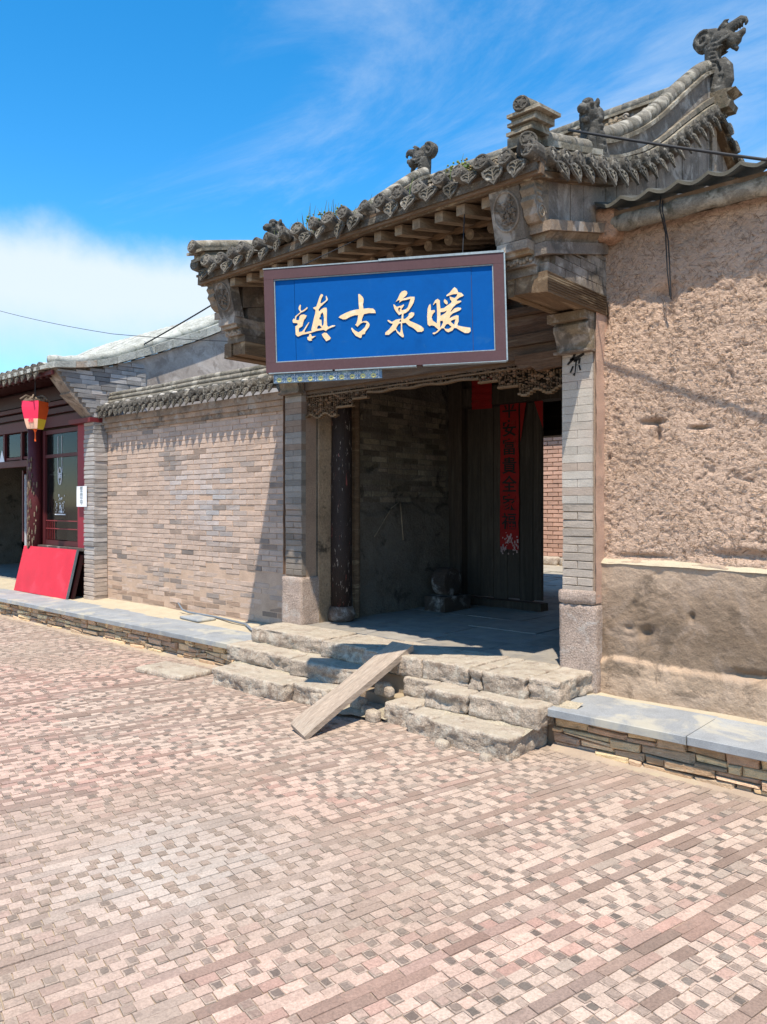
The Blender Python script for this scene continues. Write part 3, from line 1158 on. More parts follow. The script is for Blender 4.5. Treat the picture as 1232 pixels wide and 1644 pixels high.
# cloud shaped bracket board at the right end of the lintel
m = MB()
br = [(-3.16, 2.72), (-3.16, 2.66), (-3.10, 2.61), (-3.02, 2.625), (-2.97, 2.585), (-2.90, 2.60), (-2.77, 2.60), (-2.77, 2.72)]
m.prism(br, 4.985, 5.03, 'y', (1.0, .8, .68))
m.build('bracket_board', 'woodx', GH)
for k in range(16):
    pass

# rafters: upper row under the boards, flying rafters in front
RZ = lambda y: T(y) - .17
items = []
nR = 17
for k in range(nR):
    x = -5.70 + k * (3.04 / (nR - 1))
    m = MB()
    y0 = 4.14 + U(-.02, .02)
    za = RZ(y0) + .05
    zb = RZ(4.66) + .02
    wd = .034
    m.hexa([(x - wd, y0, za - .07), (x + wd, y0, za - .07), (x + wd, 4.66, zb - .07), (x - wd, 4.66, zb - .07),
            (x - wd, y0, za), (x + wd, y0, za), (x + wd, 4.66, zb), (x - wd, 4.66, zb)], (U(1.2, 1.7),) * 3)
    items.append(m)
pieces(items, 'flying_rafter', 'woody', GH)
items = []
for k in range(nR):
    x = -5.70 + k * (3.04 / (nR - 1))
    m = MB()
    pts = [(x, yy, RZ(yy) - .10) for yy in (4.50, 5.2, 5.9, 6.6, YR)]
    m.tube(pts, .04, 8, tint=(U(.8, 1.2),) * 3)
    items.append(m)
pieces(items, 'rafter', 'woody', GH)
m = MB()
m.box(-5.88, -2.50, 4.52, 4.56, RZ(4.54) - .065, RZ(4.54) - .03, (1.7, 1.5, 1.2), .003)
m.build('batten', 'woodx', GH)
m = MB()
m.box(-5.97, -2.40, 4.075, 4.12, 3.60, 3.665, (1.5, 1.4, 1.3), .004)
m.box(-5.97, -2.40, 4.06, 4.14, 3.67, 3.69, (.9, .8, .7), .003)
m.build('eave_board', 'woodx', GH)
m = MB()
ys = arange(4.1, 10.4, 50)
m.ribbon(-5.95, -2.42, ys, lambda y: TB(y) - .115, lambda y: TB(y) - .075, (.7, .6, .5))
m.build('roof_boards', 'woody', GH)

# ---- roof
roofm = MB()
roofm.ribbon(-5.93, -2.42, arange(4.06, 10.45, 60), lambda y: TB(y) - .07, lambda y: TB(y) - .02, (.8, .75, .7))
ROOF = roofm.build('roof', 'tile', GH)


def cap_mesh():
    """round eave tile end, facing -Y, centre at origin"""
    m = MB()
    prof = [(.058, 0.10), (.060, 0), (.056, -.010), (.046, -.010), (.042, -.003), (.030, -.003), (.026, -.010), (.016, -.014), (0.004, -.016)]
    n = 16
    vs = []
    for r, y in prof:
        for k in range(n):
            a = 2 * math.pi * k / n
            q = 1.0
            if .02 < r < .045:
                q = 1 + .12 * math.sin(a * 5)
            vs.append((r * q * math.cos(a), y, r * q * math.sin(a)))
    fs = [(i * n + k, i * n + (k + 1) % n, (i + 1) * n + (k + 1) % n, (i + 1) * n + k) for i in range(len(prof) - 1) for k in range(n)]
    m.add(vs, fs)
    for k in range(5):
        a = k * 1.2566 + .3
        m.ell((.034 * math.cos(a), -.006, .034 * math.sin(a)), (.010, .006, .008), 6, 4, (1.3, 1.3, 1.25))
    return m.build('eave_tile', 'tile', data=True, smooth=False)


def leaf_mesh():
    """pointed drip tile, facing -Y, hanging down from origin"""
    m = MB()
    o = [(-.072, .0), (-.066, -.035), (-.048, -.062), (-.026, -.078), (0, -.112), (.026, -.078), (.048, -.062), (.066, -.035), (.072, .0), (.04, .012), (0, .018), (-.04, .012)]
    n = len(o)
    inn = [(x * .78, (z + .035) * .76 - .035) for x, z in o]
    y0 = [.02 - (z * .18) for x, z in o]
    vs = [(x, .012, z) for x, z in o] + [(x, -.004, z) for x, z in o] + [(x, -.004, z) for x, z in inn] + [(x, .003, z) for x, z in inn]
    fs = []
    for L in range(3):
        for i in range(n):
            k = (i + 1) % n
            fs.append((L * n + i, L * n + k, (L + 1) * n + k, (L + 1) * n + i))
    fs.append(tuple(3 * n + i for i in range(n)))
    fs.append(tuple(range(n))[::-1])
    m.add(vs, fs)
    m.tube([(0, -.002, .0), (0, -.004, -.085)], .005, 5, tint=(1.5, 1.45, 1.35))
    for s in (-1, 1):
        m.tube([(0, -.002, -.05), (s * .03, -.003, -.025), (s * .045, -.003, -.03)], .005, 5, tint=(1.4, 1.4, 1.3))
        m.tube([(0, -.002, -.02), (s * .022, -.003, .0), (s * .045, -.003, -.005)], .005, 5, tint=(1.4, 1.4, 1.3))
    # pan behind
    m.hexa([(-.07, .01, -.012), (.07, .01, -.012), (.07, .16, .03), (-.07, .16, .03), (-.07, .01, .002), (.07, .01, .002), (.07, .16, .045), (-.07, .16, .045)])
    return m.build('drip_tile', 'tile', data=True)


CAP, LEAF = cap_mesh(), leaf_mesh()


def place(me, name, parent, loc, rz=0, rx=0, ry=0, s=1.0, sx=1.0):
    Mw = Matrix.Translation(loc) @ Matrix.Rotation(rz, 4, 'Z') @ Matrix.Rotation(rx, 4, 'X') @ Matrix.Rotation(ry, 4, 'Y') @ Matrix.Diagonal((s * sx, s, s, 1))
    return put(name, me, parent, Mw)


# front eave: round tile ends with pointed drips between
NT = 21
SP = (3.46) / (NT - 1)
for k in range(NT):
    x = -5.91 + k * SP
    jz = U(-.012, .012)
    place(CAP, 'eave_tile', ROOF, (x, 4.01 + U(-.03, .02), 3.755 + jz), U(-.22, .22), -.22 + U(-.16, .14), U(0, 6.3), U(.80, .98))
    # the half-round tiles running up the slope behind each end
    m = MB()
    pts, rr_ = [], []
    yy = 4.08
    while yy < YR:
        for q, rad in ((0, .056), (.13, .052), (.134, .047)):
            pts.append((x + U(-.003, .003), min(yy + q, YR), T(min(yy + q, YR)) + .005))
            rr_.append(rad)
        yy += .15
    m.tube(pts, rr_, 10, tint=(U(.85, 1.15),) * 3)
    m.build('tile_row', 'tile', ROOF, True)
    if k < NT - 1:
        if k not in (7, 12):
            place(LEAF, 'drip_tile', ROOF, (x + SP / 2, 4.025 + U(-.02, .02), 3.70 + U(-.014, .012)), U(-.25, .25), -.28 + U(-.18, .15), U(-.2, .2), U(.80, 1.02))
# back slope rows as one plain part
m = MB()
for k in range(NT):
    x = -5.91 + k * SP
    m.tube([(x, yy, TB(yy) + .005) for yy in arange(YR, 10.4, 20)], .052, 8)
bs_ = m.build('rear_tile_rows', 'tile', ROOF, True)
bs_['kind'] = 'stuff'


def verge(tf, right):
    """gable edge: bargeboard slabs, verge tiles, mouldings, panel, round ridge, end ornament, beast"""
    rz = math.radians(90) if right else math.radians(-90)
    fx = (lambda x: x) if right else (lambda x: 2 * XC - x)
    # gable slabs below the tiles
    Bt = lambda y: TB(y) - .035
    Bb = lerp_curve([(4.2, 3.36), (4.35, 3.40), (5.19, 3.60), (6, 3.8), (7.3, 4.3), (8.2, 4.0)])
    y = 4.26
    items = []
    while y < 8.6:
        L = U(.15, .21)
        m = MB(tf)
        c = U(.8, 1.25)
        m.ribbon(-2.555, -2.488 + U(-.003, .003), [y + .002, y + L / 2, y + L - .002], lambda q: Bb(min(q, 7.3)), lambda q: TB(q) - .06, (c, c * .985, c * .98))
        items.append(m)
        y += L
    pieces(items, 'gable_slab', 'greystone', GH)
    # under-tile fillet
    m = MB(tf)
    m.ribbon(-2.56, -2.45, arange(4.22, 8.9, 50), lambda q: TB(q) - .075, lambda q: TB(q) - .035, (1.05, 1, .9))
    m.build('verge_fillet', 'greystone', GH)
    # cornice bands that follow the bargeboard's lower edge
    cb = lambda q: 3.40 + .235 * (q - 4.35)
    m = MB(tf)
    ys = arange(4.27, 5.16, 6)
    m.ribbon(-2.60, -2.425, arange(4.235, 5.16, 6), lambda q: cb(q) - .068, lambda q: cb(q) - .003, (1.25, 1.1, .95))
    m.build('cornice', 'greystone', GH)
    m = MB(tf)
    vs = []
    for q in ys:
        vs += [(-2.6, q, cb(q) - .125), (-2.49, q, cb(q) - .125), (-2.485, q, cb(q) - .105), (-2.45, q, cb(q) - .07), (-2.6, q, cb(q) - .07)]
    fs = [(5 * i + k, 5 * i + (k + 1) % 5, 5 * i + 5 + (k + 1) % 5, 5 * i + 5 + k) for i in range(6) for k in range(5)] + [(0, 1, 2, 3, 4), (34, 33, 32, 31, 30)]
    m.add(vs, fs, (1.1, 1.0, .85))
    m.build('cornice', 'greystone', GH)
    m = MB(tf)
    m.ribbon(-2.6, -2.475, ys, lambda q: cb(q) - .205, lambda q: cb(q) - .128, (1.05, 1.02, 1.0))
    m.build('cornice', 'greystone', GH)
    # brickwork wedge down to the timber
    items = []
    z = 3.085
    r_ = 0
    while z < 3.42:
        y = 4.33 + (z - 3.085) * -.1 + (.1 if r_ % 2 else 0)
        while y < 5.2:
            L = min(.22, 5.2 - y)
            zt = min(z + .058, cb(y + L / 2) - .21)
            if L > .03 and zt > z + .012:
                m = MB(tf)
                g_ = U(.85, 1.3)
                m.box(-2.62, -2.497 + U(-.002, .003), y, y + L - .005, z, zt, (g_, g_ * .98, g_ * .95), .001)
                items.append(m)
            y += .225
        z += .062
        r_ += 1
    pieces(items, 'corner_brick', 'greystone', GH)
    core = MB(tf)
    core.ribbon(-2.765, -2.54, arange(4.36, 5.25, 4), lambda q: 3.08, lambda q: cb(q) - .02, (.8, .75, .7))
    core.ribbon(-2.765, -2.56, arange(4.30, 5.25, 4), lambda q: cb(q) - .015, lambda q: TB(q) - .14, (.8, .75, .7))
    core.build('corner_core', 'greystone', GH)
    # timber under the corner
    tm = MB(tf)
    tm.box(-2.785, -2.735, 4.31, 5.2, 2.955, 3.075, (1.0, .9, .75), .004)
    tm.box(-2.73, -2.60, 4.315, 5.2, 2.965, 3.075, (.9, .8, .7), .004)
    tm.box(-2.595, -2.488, 4.30, 5.14, 2.95, 3.078, (.85, .74, .62), .006)
    for k in range(7):
        z = 2.965 + k * .017
        tm.box(-2.60, -2.482, 4.305, 5.12, z, z + .007, (.35, .28, .22))
    tm.build('corner_timber', 'woody', GH)
    # stepped face of the corner
    lay = [(3.072, 3.128, 4.30, (.75, .7, .62)), (3.130, 3.185, 4.26, (.6, .56, .5)), (3.187, 3.212, 4.215, (1.2, 1.0, .72)), (3.214, 3.272, 4.185, (1.35, 1.25, 1.15))]
    for z0, z1, y0, c in lay:
        m = MB(tf)
        m.box(-2.79, -2.56 + (3.27 - z1) * .0, y0, 4.6, z0, z1, c, .003)
        m.build('corner_course', 'greystone', GH)
    m = MB(tf)
    for k in range(9):
        m.ell((-2.77 + k * .024, 4.255, 3.158 + .008 * math.sin(k * 2)), (.014, .012, .016), 7, 5, (1.0, .95, .85))
    m.build('carved_band', 'greystone', GH)
    # leaning tablet with round relief
    tb = MB(tf)
    za, zb_ = 3.275, 3.60
    ya, yb = 4.19, 4.105
    tb.hexa([(-2.80, ya, za), (-2.575, ya, za), (-2.575, ya + .1, za), (-2.80, ya + .1, za),
             (-2.80, yb, zb_), (-2.575, yb, zb_), (-2.575, yb + .1, zb_), (-2.80, yb + .1, zb_)], (.62, .6, .57))
    tab = tb.build('corner_tablet', 'greystone', GH)
    md = MB(tf)
    cx, cz = -2.688, 3.455
    yy = lambda z: ya + (yb - ya) * (z - za) / (zb_ - za) - .004
    P = [(cx + .092 * math.cos(a), yy(cz + .115 * math.sin(a)), cz + .115 * math.sin(a)) for a in arange(0, 2 * math.pi, 28)]
    md.tube(P, .007, 6, False, (.9, .88, .84))
    rr2 = random.Random(5)
    for k in range(34):
        a = rr2.uniform(0, 6.28)
        q = rr2.uniform(.1, .85)
        x_, z_ = cx + .085 * q * math.cos(a), cz + .105 * q * math.sin(a)
        dx, dz = rr2.uniform(-.03, .03), rr2.uniform(-.03, .03)
        pts = [(x_, yy(z_), z_), (x_ + dx, yy(z_) - .008, z_ + dz * .3), (x_ + dx * .6, yy(z_), z_ + dz)]
        md.tube(pts, rr2.uniform(.005, .009), 5, True, (.75, .72, .68))
    md.build('round_relief', 'greystone', tab)
    # curled head of the bargeboard
    hd = MB(tf)
    pf = [(4.30, 3.64), (4.12, 3.63), (4.105, 3.60), (4.125, 3.575), (4.11, 3.545), (4.135, 3.51), (4.12, 3.475), (4.15, 3.44), (4.16, 3.40), (4.20, 3.365), (4.25, 3.36), (4.30, 3.385)]
    hd.prism(pf, -2.57, -2.475, 'x', (1.1, 1.0, .85))
    sp_ = [(-2.473, 4.215 + .045 * (1 - t) * math.cos(t * 12), 3.425 + .05 * (1 - t) * math.sin(t * 12)) for t in arange(0, .9, 22)]
    hd.tube(sp_, .007, 5, True, (1.5, 1.4, 1.2))
    for z in (3.49, 3.53, 3.57, 3.61):
        hd.ell((-2.475, 4.19, z), (.012, .04, .014), 7, 5, (1.3, 1.2, 1.0))
    hd.build('curled_head', 'greystone', GH)
    # verge tiles
    y = 4.20
    k = 0
    while y < 8.9:
        front = y < YR + .02
        zt = TB(y)
        sl = math.atan((TB(y + .05) - TB(y - .05)) / .1)
        place(CAP, 'verge_tile', ROOF, (fx(-2.385), y, zt + .015 + U(-.004, .004)), rz, -.2 + U(-.06, .06), (-sl if right else sl) + U(-.1, .1), U(.92, 1.04))
        place(LEAF, 'verge_drip', ROOF, (fx(-2.375), y + .085, TB(y + .085) - .035), rz, -.32 + U(-.08, .08), (-sl * .6 if right else sl * .6) + U(-.05, .05), U(.95, 1.08))
        y += .172
        k += 1
    m = MB(tf)
    yl = 4.2
    while yl < 8.9:
        m.tube([(-2.40, yl, TB(yl) + .02), (-2.62, yl, TB(yl) + .07)], .05, 8)
        yl += .172
    o_ = m.build('verge_tile_backs', 'tile', ROOF, True)
    o_['kind'] = 'stuff'
    # mouldings and panel, growing taller up the slope
    grow = lambda q: max(0, min(1, (q - 4.3) / 2.7))
    mt = lambda q: T(q) + .075 + .085 * grow(q)       # top of mouldings
    pt = lambda q: T(q) + .15 + .27 * grow(q)        # top of panel
    ysF = arange(4.3, 7.2, 30)
    m = MB(tf)
    m.ribbon(-2.60, -2.405, ysF, lambda q: T(q) + .045, lambda q: T(q) + .045 + (mt(q) - T(q) - .045) * .42, (1.1, 1.05, .95))
    m.build('verge_moulding', 'tilelight', ROOF)
    m = MB(tf)
    m.ribbon(-2.60, -2.435, ysF, lambda q: T(q) + .052 + (mt(q) - T(q) - .045) * .48, lambda q: mt(q), (.85, .8, .74))
    m.build('verge_moulding', 'tilelight', ROOF)
    m = MB(tf)
    m.ribbon(-2.59, -2.475, arange(4.98, 7.2, 24), lambda q: mt(q) + .003, lambda q: pt(q) - .03, (.8, .78, .76))
    m.build('verge_panel', 'greystone', ROOF)
    m = MB(tf)
    m.ribbon(-2.61, -2.44, arange(5.0, 7.2, 24), lambda q: pt(q) - .045, lambda q: pt(q) - .012, (.75, .7, .62))
    m.build('verge_moulding', 'tilelight', ROOF)
    # round ridge made of short tiles
    y = 5.02
    while y < 7.10:
        L = .17
        m = MB(tf)
        m.tube([(-2.52, q, pt(q) + .03) for q in (y, y + L * .5, y + L - .012, y + L)], [.060, .060, .059, .055], 12, True, (U(.7, 1.1),) * 3)
        m.build('ridge_tile', 'tilelight', ROOF, True)
        y += L
    # lower front part, a single round over two fillets
    y = 4.24
    while y < 4.86:
        L = .165
        m = MB(tf)
        m.tube([(-2.50, q, T(q) + .155) for q in (y, y + L * .5, y + L - .01, y + L)], [.05, .05, .048, .04], 12, True, (U(.85, 1.1),) * 3)
        m.build('ridge_tile', 'tilelight', ROOF, True)
        y += L
    m = MB(tf)
    m.ribbon(-2.56, -2.425, arange(4.2, 4.95, 8), lambda q: T(q) + .085, lambda q: T(q) + .125, (.8, .78, .7))
    m.build('verge_moulding', 'tilelight', ROOF)
    # stepped end ornament over the corner
    eo = MB(tf)
    if right:
        for z0_, z1_, xa_, xb_, ya_, yb_, c_ in ((3.79, 3.885, -2.64, -2.47, 4.06, 4.24, .8), (3.887, 3.915, -2.665, -2.445, 4.035, 4.25, 1.1), (3.917, 3.95, -2.645, -2.455, 4.05, 4.25, .75),
                                                (3.952, 3.98, -2.67, -2.43, 4.025, 4.26, 1.1), (3.982, 4.015, -2.655, -2.44, 4.04, 4.26, .8), (4.017, 4.045, -2.685, -2.405, 4.01, 4.27, 1.2)):
            d_ = (z0_ - 3.8) * .28
            z0_, z1_ = 3.80 + (z0_ - 3.79) * .74, 3.80 + (z1_ - 3.79) * .74
            xa_, xb_ = -2.555 + (xa_ + 2.555) * .82, -2.555 + (xb_ + 2.555) * .82
            eo.hexa([(xa_ + d_, ya_, z0_), (xb_ + d_, ya_, z0_), (xb_ + d_, yb_, z0_ + .03), (xa_ + d_, yb_, z0_ + .03),
                     (xa_ + d_, ya_, z1_), (xb_ + d_, ya_, z1_), (xb_ + d_, yb_, z1_ + .03), (xa_ + d_, yb_, z1_ + .03)], (c_, c_ * .94, c_ * .84))
        eor = eo.build('end_ornament', 'tilelight', ROOF)
        m = MB(tf)
        m.tube([(-2.50, 4.03, 4.03), (-2.50, 4.15, 4.05), (-2.50, 4.27, 4.065)], [.046, .045, .043], 14, tint=(1.1, 1.05, .95))
        m.build('top_round', 'tilelight', eor, True)
        place(CAP, 'end_cap', eor, (-2.50, 4.01, 4.028), .2, -.15, .4, .86)
        place(CAP, 'end_cap', eor, (-2.46, 4.03, 3.80), math.radians(40), -.2, .4, 1.0)
    else:
        for q0, q1, y0_, xo in ((.06, .10, 4.04, 0), (.105, .135, 3.99, .02), (.14, .17, 4.01, .0), (.175, .20, 3.95, .03)):
            eo.ribbon(-2.60 - xo, -2.43 + xo, arange(y0_, 4.9, 8), lambda q: T(q) + q0, lambda q: T(q) + q1, (1.0, .95, .85))
        eor = eo.build('end_ornament', 'tilelight', ROOF)
        m = MB(tf)
        m.tube([(-2.51, q, T(q) + .24) for q in arange(3.94, 4.9, 8)], .05, 12, tint=(1.1, 1.05, .95))
        m.build('top_round', 'tilelight', eor, True)
        place(CAP, 'end_cap', eor, (fx(-2.51), 3.93, T(3.94) + .24), 0, -.2, .4, .95)
    # beast on the verge
    bt = beast(tf, (-2.50, 4.93, T(4.93) + .10))
    return bt


def sculpt(m, name, parent, voxel=.009, disp=.0):
    o = m.build(name, 'carving', parent, True)
    md = o.modifiers.new('fuse', 'REMESH')
    md.mode = 'VOXEL'
    md.voxel_size = voxel
    md.use_smooth_shade = True
    return o


def beast(tf, loc):
    """small seated ridge beast looking down the slope (-Y)"""
    L = Vector(loc)
    m = MB(tf)
    P = lambda y, z, x=0: (L.x + x, L.y + y, L.z + z)
    m.tube([P(.10, -.08), P(.08, .02), P(.02, .14), P(-.02, .23)], [.085, .085, .075, .065], 12)
    m.tube([P(-.03, -.05, .035), P(-.07, .08, .035), P(-.04, .15, .03)], [.03, .028, .03], 8)
    m.tube([P(-.03, -.05, -.035), P(-.07, .08, -.035), P(-.04, .15, -.03)], [.03, .028, .03], 8)
    m.ell(P(-.04, .27), (.065, .08, .07), 12, 8)
    m.tube([P(-.06, .29), P(-.14, .28), P(-.165, .26)], [.045, .036, .026], 10)
    m.tube([P(-.06, .235), P(-.12, .215), P(-.135, .225)], [.032, .024, .018], 8)
    m.ell(P(.02, .33), (.05, .075, .05), 10, 6)
    m.ell(P(-.06, .35), (.045, .04, .03), 8, 6)
    for s in (-1, 1):
        m.ell(P(-.09, .315, s * .045), (.02, .022, .02), 7, 5)
        m.ell(P(.0, .27, s * .065), (.022, .05, .045), 8, 6)
        m.ell(P(.0, .36, s * .045), (.016, .02, .03), 7, 5)
        for q in range(5):
            m.ell(P(.05 - q * .015, .05 + q * .045, s * .07), (.018, .026, .022), 7, 5)
    for q in range(8):
        t = q / 7
        m.ell(P(.14 - .09 * t, -.04 + .36 * t), (.022, .03, .028), 7, 5)
        m.tube([P(.13 - .09 * t, -.04 + .36 * t), P(.20 - .09 * t, -.01 + .36 * t)], [.024, .006], 6)
    return sculpt(m, 'ridge_beast', ROOF, .0065)


verge(None, True)
verge(MIR, False)

# two slanted slabs closing the gable behind, seen past the ridge end
m = MB()
m.box(-2.50, -2.46, 7.20, 7.32, 4.0, ZR - .07, (1.5, 1.4, 1.25), .004)
m.build('gable_slab', 'greystone', GH)

# main ridge
zr = ZR
m = MB()
m.box(-5.86, -2.50, YR - .11, YR + .11, zr - .08, zr + .07, (.95, .9, .82))
m.build('ridge_base', 'tilelight', ROOF)
m = MB()
m.box(-5.84, -2.52, YR - .055, YR + .055, zr + .072, zr + .262, (.75, .68, .58))
rp = m.build('ridge_panel', 'greystone', ROOF)
m = MB()
m.box(-5.86, -2.50, YR - .09, YR + .09, zr + .264, zr + .292, (1.0, .95, .85))
m.build('ridge_moulding', 'tilelight', ROOF)
x = -5.86
while x < -2.55:
    L = .28
    m = MB()
    m.tube([(x, YR, zr + .335), (x + L - .02, YR, zr + .335), (x + L, YR, zr + .335)], [.058, .056, .05], 12, True, (U(.7, 1.0),) * 3)
    m.build('ridge_tile', 'tilelight', ROOF, True)
    x += L


def flower():
    m = MB()
    for lay, (n_, rad, s) in enumerate(((8, .062, .030), (6, .036, .026), (1, 0, .022))):
        for k in range(n_):
            a = 2 * math.pi * k / n_ + lay * .4
            m.ell((rad * math.cos(a), -.012 - .016 * lay, rad * math.sin(a)), (s, .016, s * .8), 7, 5, (1.1, 1.0, .8), Matrix.Rotation(-a, 3, 'Y'))
    return m.build('carved_flower', 'greystone', data=True, smooth=True)


def scroll():
    m = MB()
    m.tube([(-.11 + t * .22, -.012, .035 * math.sin(t * 6.28)) for t in arange(0, 1, 12)], .014, 6, True, (1, .92, .75))
    for c, s in (((-.05, .04), 1), ((.06, -.04), -1)):
        m.tube([(c[0] + .03 * (1 - t) * math.cos(t * 9 * s), -.018, c[1] + .03 * (1 - t) * math.sin(t * 9 * s)) for t in arange(0, .9, 12)], .010, 6, True, (1, .92, .78))
        m.ell((c[0] * 1.7, -.014, c[1] * 1.3), (.035, .012, .018), 7, 5, (1, .95, .8))
    return m.build('carved_leaf', 'greystone', data=True, smooth=True)


FLW, SCR = flower(), scroll()
x = -5.70
k = 0
while x < -2.58:
    place(FLW if k % 2 == 0 else SCR, 'carved_flower' if k % 2 == 0 else 'carved_leaf', rp, (x, YR - .056, zr + .165), 0, 0, U(0, 6) if k % 2 == 0 else 0, U(1.1, 1.3))
    x += .19
    k += 1


def dragon(tf):
    """ridge-end dragon facing outwards (+X); curled crest behind, open jaws"""
    m = MB(tf)
    O = Vector((-2.44, YR, zr + .10))
    P = lambda x, z, y=0: (O.x + x * .92, O.y + y * .92, O.z + z * 1.02)
    m.tube([P(0.02, .0), P(.0, .12), P(-.03, .26), P(-.05, .40), P(-.04, .50)], [.10, .095, .082, .075, .085], 14, sy=.9)
    m.tube([P(.04, .04), P(.10, .16), P(.09, .28), P(.04, .36)], [.05, .055, .055, .04], 10)
    m.tube([P(.06, .08), P(.12, .20), P(.10, .27)], [.02, .035, .02], 8)
    # crest disc that curls back
    m.tube([P(-.13, .58, -.045), P(-.13, .58, .045)], [.095, .095], 16)
    for s in (-1, 1):
        m.tube([P(-.13 + .085 * (1 - t * .9) * math.cos(1 + t * 9), .58 + .085 * (1 - t * .9) * math.sin(1 + t * 9), s * .052) for t in arange(0, 1, 22)], .014, 6)
    m.tube([P(-.13, .66), P(-.03, .62), P(.03, .56)], [.035, .05, .05], 10)
    # head
    m.ell(P(.04, .545), (.11, .08, .075), 14, 9)
    m.ell(P(.15, .50), (.075, .07, .06), 12, 8)
    m.tube([P(.06, .59), P(.15, .625), P(.23, .655), P(.265, .64)], [.058, .046, .036, .026], 10)
    m.tube([P(.255, .65), P(.275, .615), P(.262, .59)], [.024, .018, .010], 8)
    m.tube([P(.10, .49), P(.19, .515), P(.245, .545), P(.255, .57)], [.05, .040, .028, .014], 10)
    m.tube([P(.15, .45), P(.185, .41), P(.18, .39)], [.03, .022, .01], 8)
    for k in range(4):
        for s in (-1, 1):
            m.tube([P(.15 + k * .026, .60 + k * .006, s * .025), P(.155 + k * .026, .57 + k * .006, s * .025)], [.008, .004], 5)
    for s in (-1, 1):
        m.ell(P(.085, .635, s * .045), (.030, .022, .026), 8, 6)
        m.tube([P(.03, .63, s * .04), P(.09, .675, s * .05), P(.13, .67, s * .05)], [.018, .014, .008], 6)
        m.tube([P(-.06, .50, s * .07), P(.03, .48, s * .082), P(.10, .50, s * .078), P(.16, .54, s * .06)], [.016, .018, .016, .008], 6)
        m.tube([P(-.08, .46, s * .07), P(.0, .445, s * .08), P(.08, .455, s * .075)], [.014, .016, .008], 6)
        for k in range(9):
            z = .12 + k * .036
            m.tube([P(-.075 + .0, z, s * .06), P(-.03, z + .01, s * .088), P(.01, z, s * .08)], .010, 5)
        m.tube([P(.05, .12, s * .075), P(.07, .25, s * .07), P(.02, .36, s * .07), P(.0, .42, s * .075)], .014, 6)
        m.ell(P(.06, .20, s * .075), (.025, .02, .025), 8, 6)
    o = sculpt(m, 'ridge_dragon', ROOF, .0085)
    b = MB(tf)
    b.prism([(-2.55, zr - .02), (-2.31, zr - .02), (-2.29, zr + .03), (-2.32, zr + .055), (-2.33, zr + .11), (-2.25, zr + .135), (-2.36, zr + .15), (-2.56, zr + .15)], YR - .10, YR + .10, 'y', (.62, .56, .48))
    b.build('dragon_plinth', 'tilelight', o)
    return o


dragon(None)
dragon(MIR)

# weeds growing between the roof tiles
gr = MB()
for (x, n_) in ((-4.9, 4), (-4.75, 9), (-4.55, 14), (-4.40, 16), (-4.25, 8), (-4.0, 5), (-3.2, 5), (-3.05, 4), (-3.6, 4)):
    for _ in range(n_):
        bx, by = x + U(-.09, .09), 4.14 + U(-.02, .2)
        h = U(.07, .24) * (1.1 if n_ > 10 else .8)
        gr.tube([(bx, by, T(by) + .03), (bx + U(-.01, .01), by, T(by) + .03 + h * .6), (bx + U(-.03, .03), by + U(-.02, .02), T(by) + .03 + h)], [.0045, .0035, .001], 3, False, (U(.6, 1.4),) * 3)
g_ = gr.build('roof_grass', 'grass')
tag(g_, 'thin dry grass sprouting along the gateway eave tiles', 'grass', kind='stuff')
mo = MB()
for (x, s) in ((-4.28, .05), (-4.1, .04), (-3.02, .06), (-2.95, .04), (-4.4, .05)):
    for _ in range(26):
        mo.ell((x + U(-s, s), 4.05 + U(-.03, .06), 3.80 + U(-.03, .03)), (U(.005, .011),) * 3, 5, 4, (U(.8, 1.7), U(.8, 1.4), U(.7, 1.1)))
g_ = mo.build('moss', 'grass', None, True)
tag(g_, 'yellow green moss clumps on the gateway eave tiles', 'moss', kind='stuff')

m = MB()
m.box(-5.7, -2.6, 9.25, 9.39, 2.60, 4.25, (.6, .55, .5))
m.box(-5.7, -2.6, 9.2, 9.45, 2.52, 2.598)
m.build('rear_beam', 'woodx', GH)

# ---- door wall
DY = 7.5
for x0, x1 in ((-5.60, -5.40), (-2.96, -2.76)):
    m = MB()
    m.box(x0, x1, DY - .14, DY + .12, .42, 3.2, (1.25, 1.1, 1), .003)
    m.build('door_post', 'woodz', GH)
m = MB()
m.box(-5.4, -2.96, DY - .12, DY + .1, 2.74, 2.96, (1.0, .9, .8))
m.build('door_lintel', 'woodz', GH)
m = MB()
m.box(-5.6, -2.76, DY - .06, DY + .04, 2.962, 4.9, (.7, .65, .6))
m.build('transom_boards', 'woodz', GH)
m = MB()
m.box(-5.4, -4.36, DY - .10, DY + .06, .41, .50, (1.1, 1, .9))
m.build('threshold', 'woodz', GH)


def door_leaf(hinge, ang, label):
    leaf = MB()
    leaf.box(0, .985, .03, .05, .52, 2.735, (.8, .75, .7))
    W = Matrix.Translation(hinge) @ Matrix.Rotation(ang, 4, 'Z')
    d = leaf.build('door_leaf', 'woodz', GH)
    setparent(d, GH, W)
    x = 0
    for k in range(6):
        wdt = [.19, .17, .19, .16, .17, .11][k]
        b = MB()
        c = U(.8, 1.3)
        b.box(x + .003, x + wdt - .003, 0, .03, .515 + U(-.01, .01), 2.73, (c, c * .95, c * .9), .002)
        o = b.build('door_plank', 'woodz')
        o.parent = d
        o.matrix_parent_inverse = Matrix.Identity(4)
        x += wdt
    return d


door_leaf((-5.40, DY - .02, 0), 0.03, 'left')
door_leaf((-2.98, DY + .05, 0), math.radians(97), 'right')

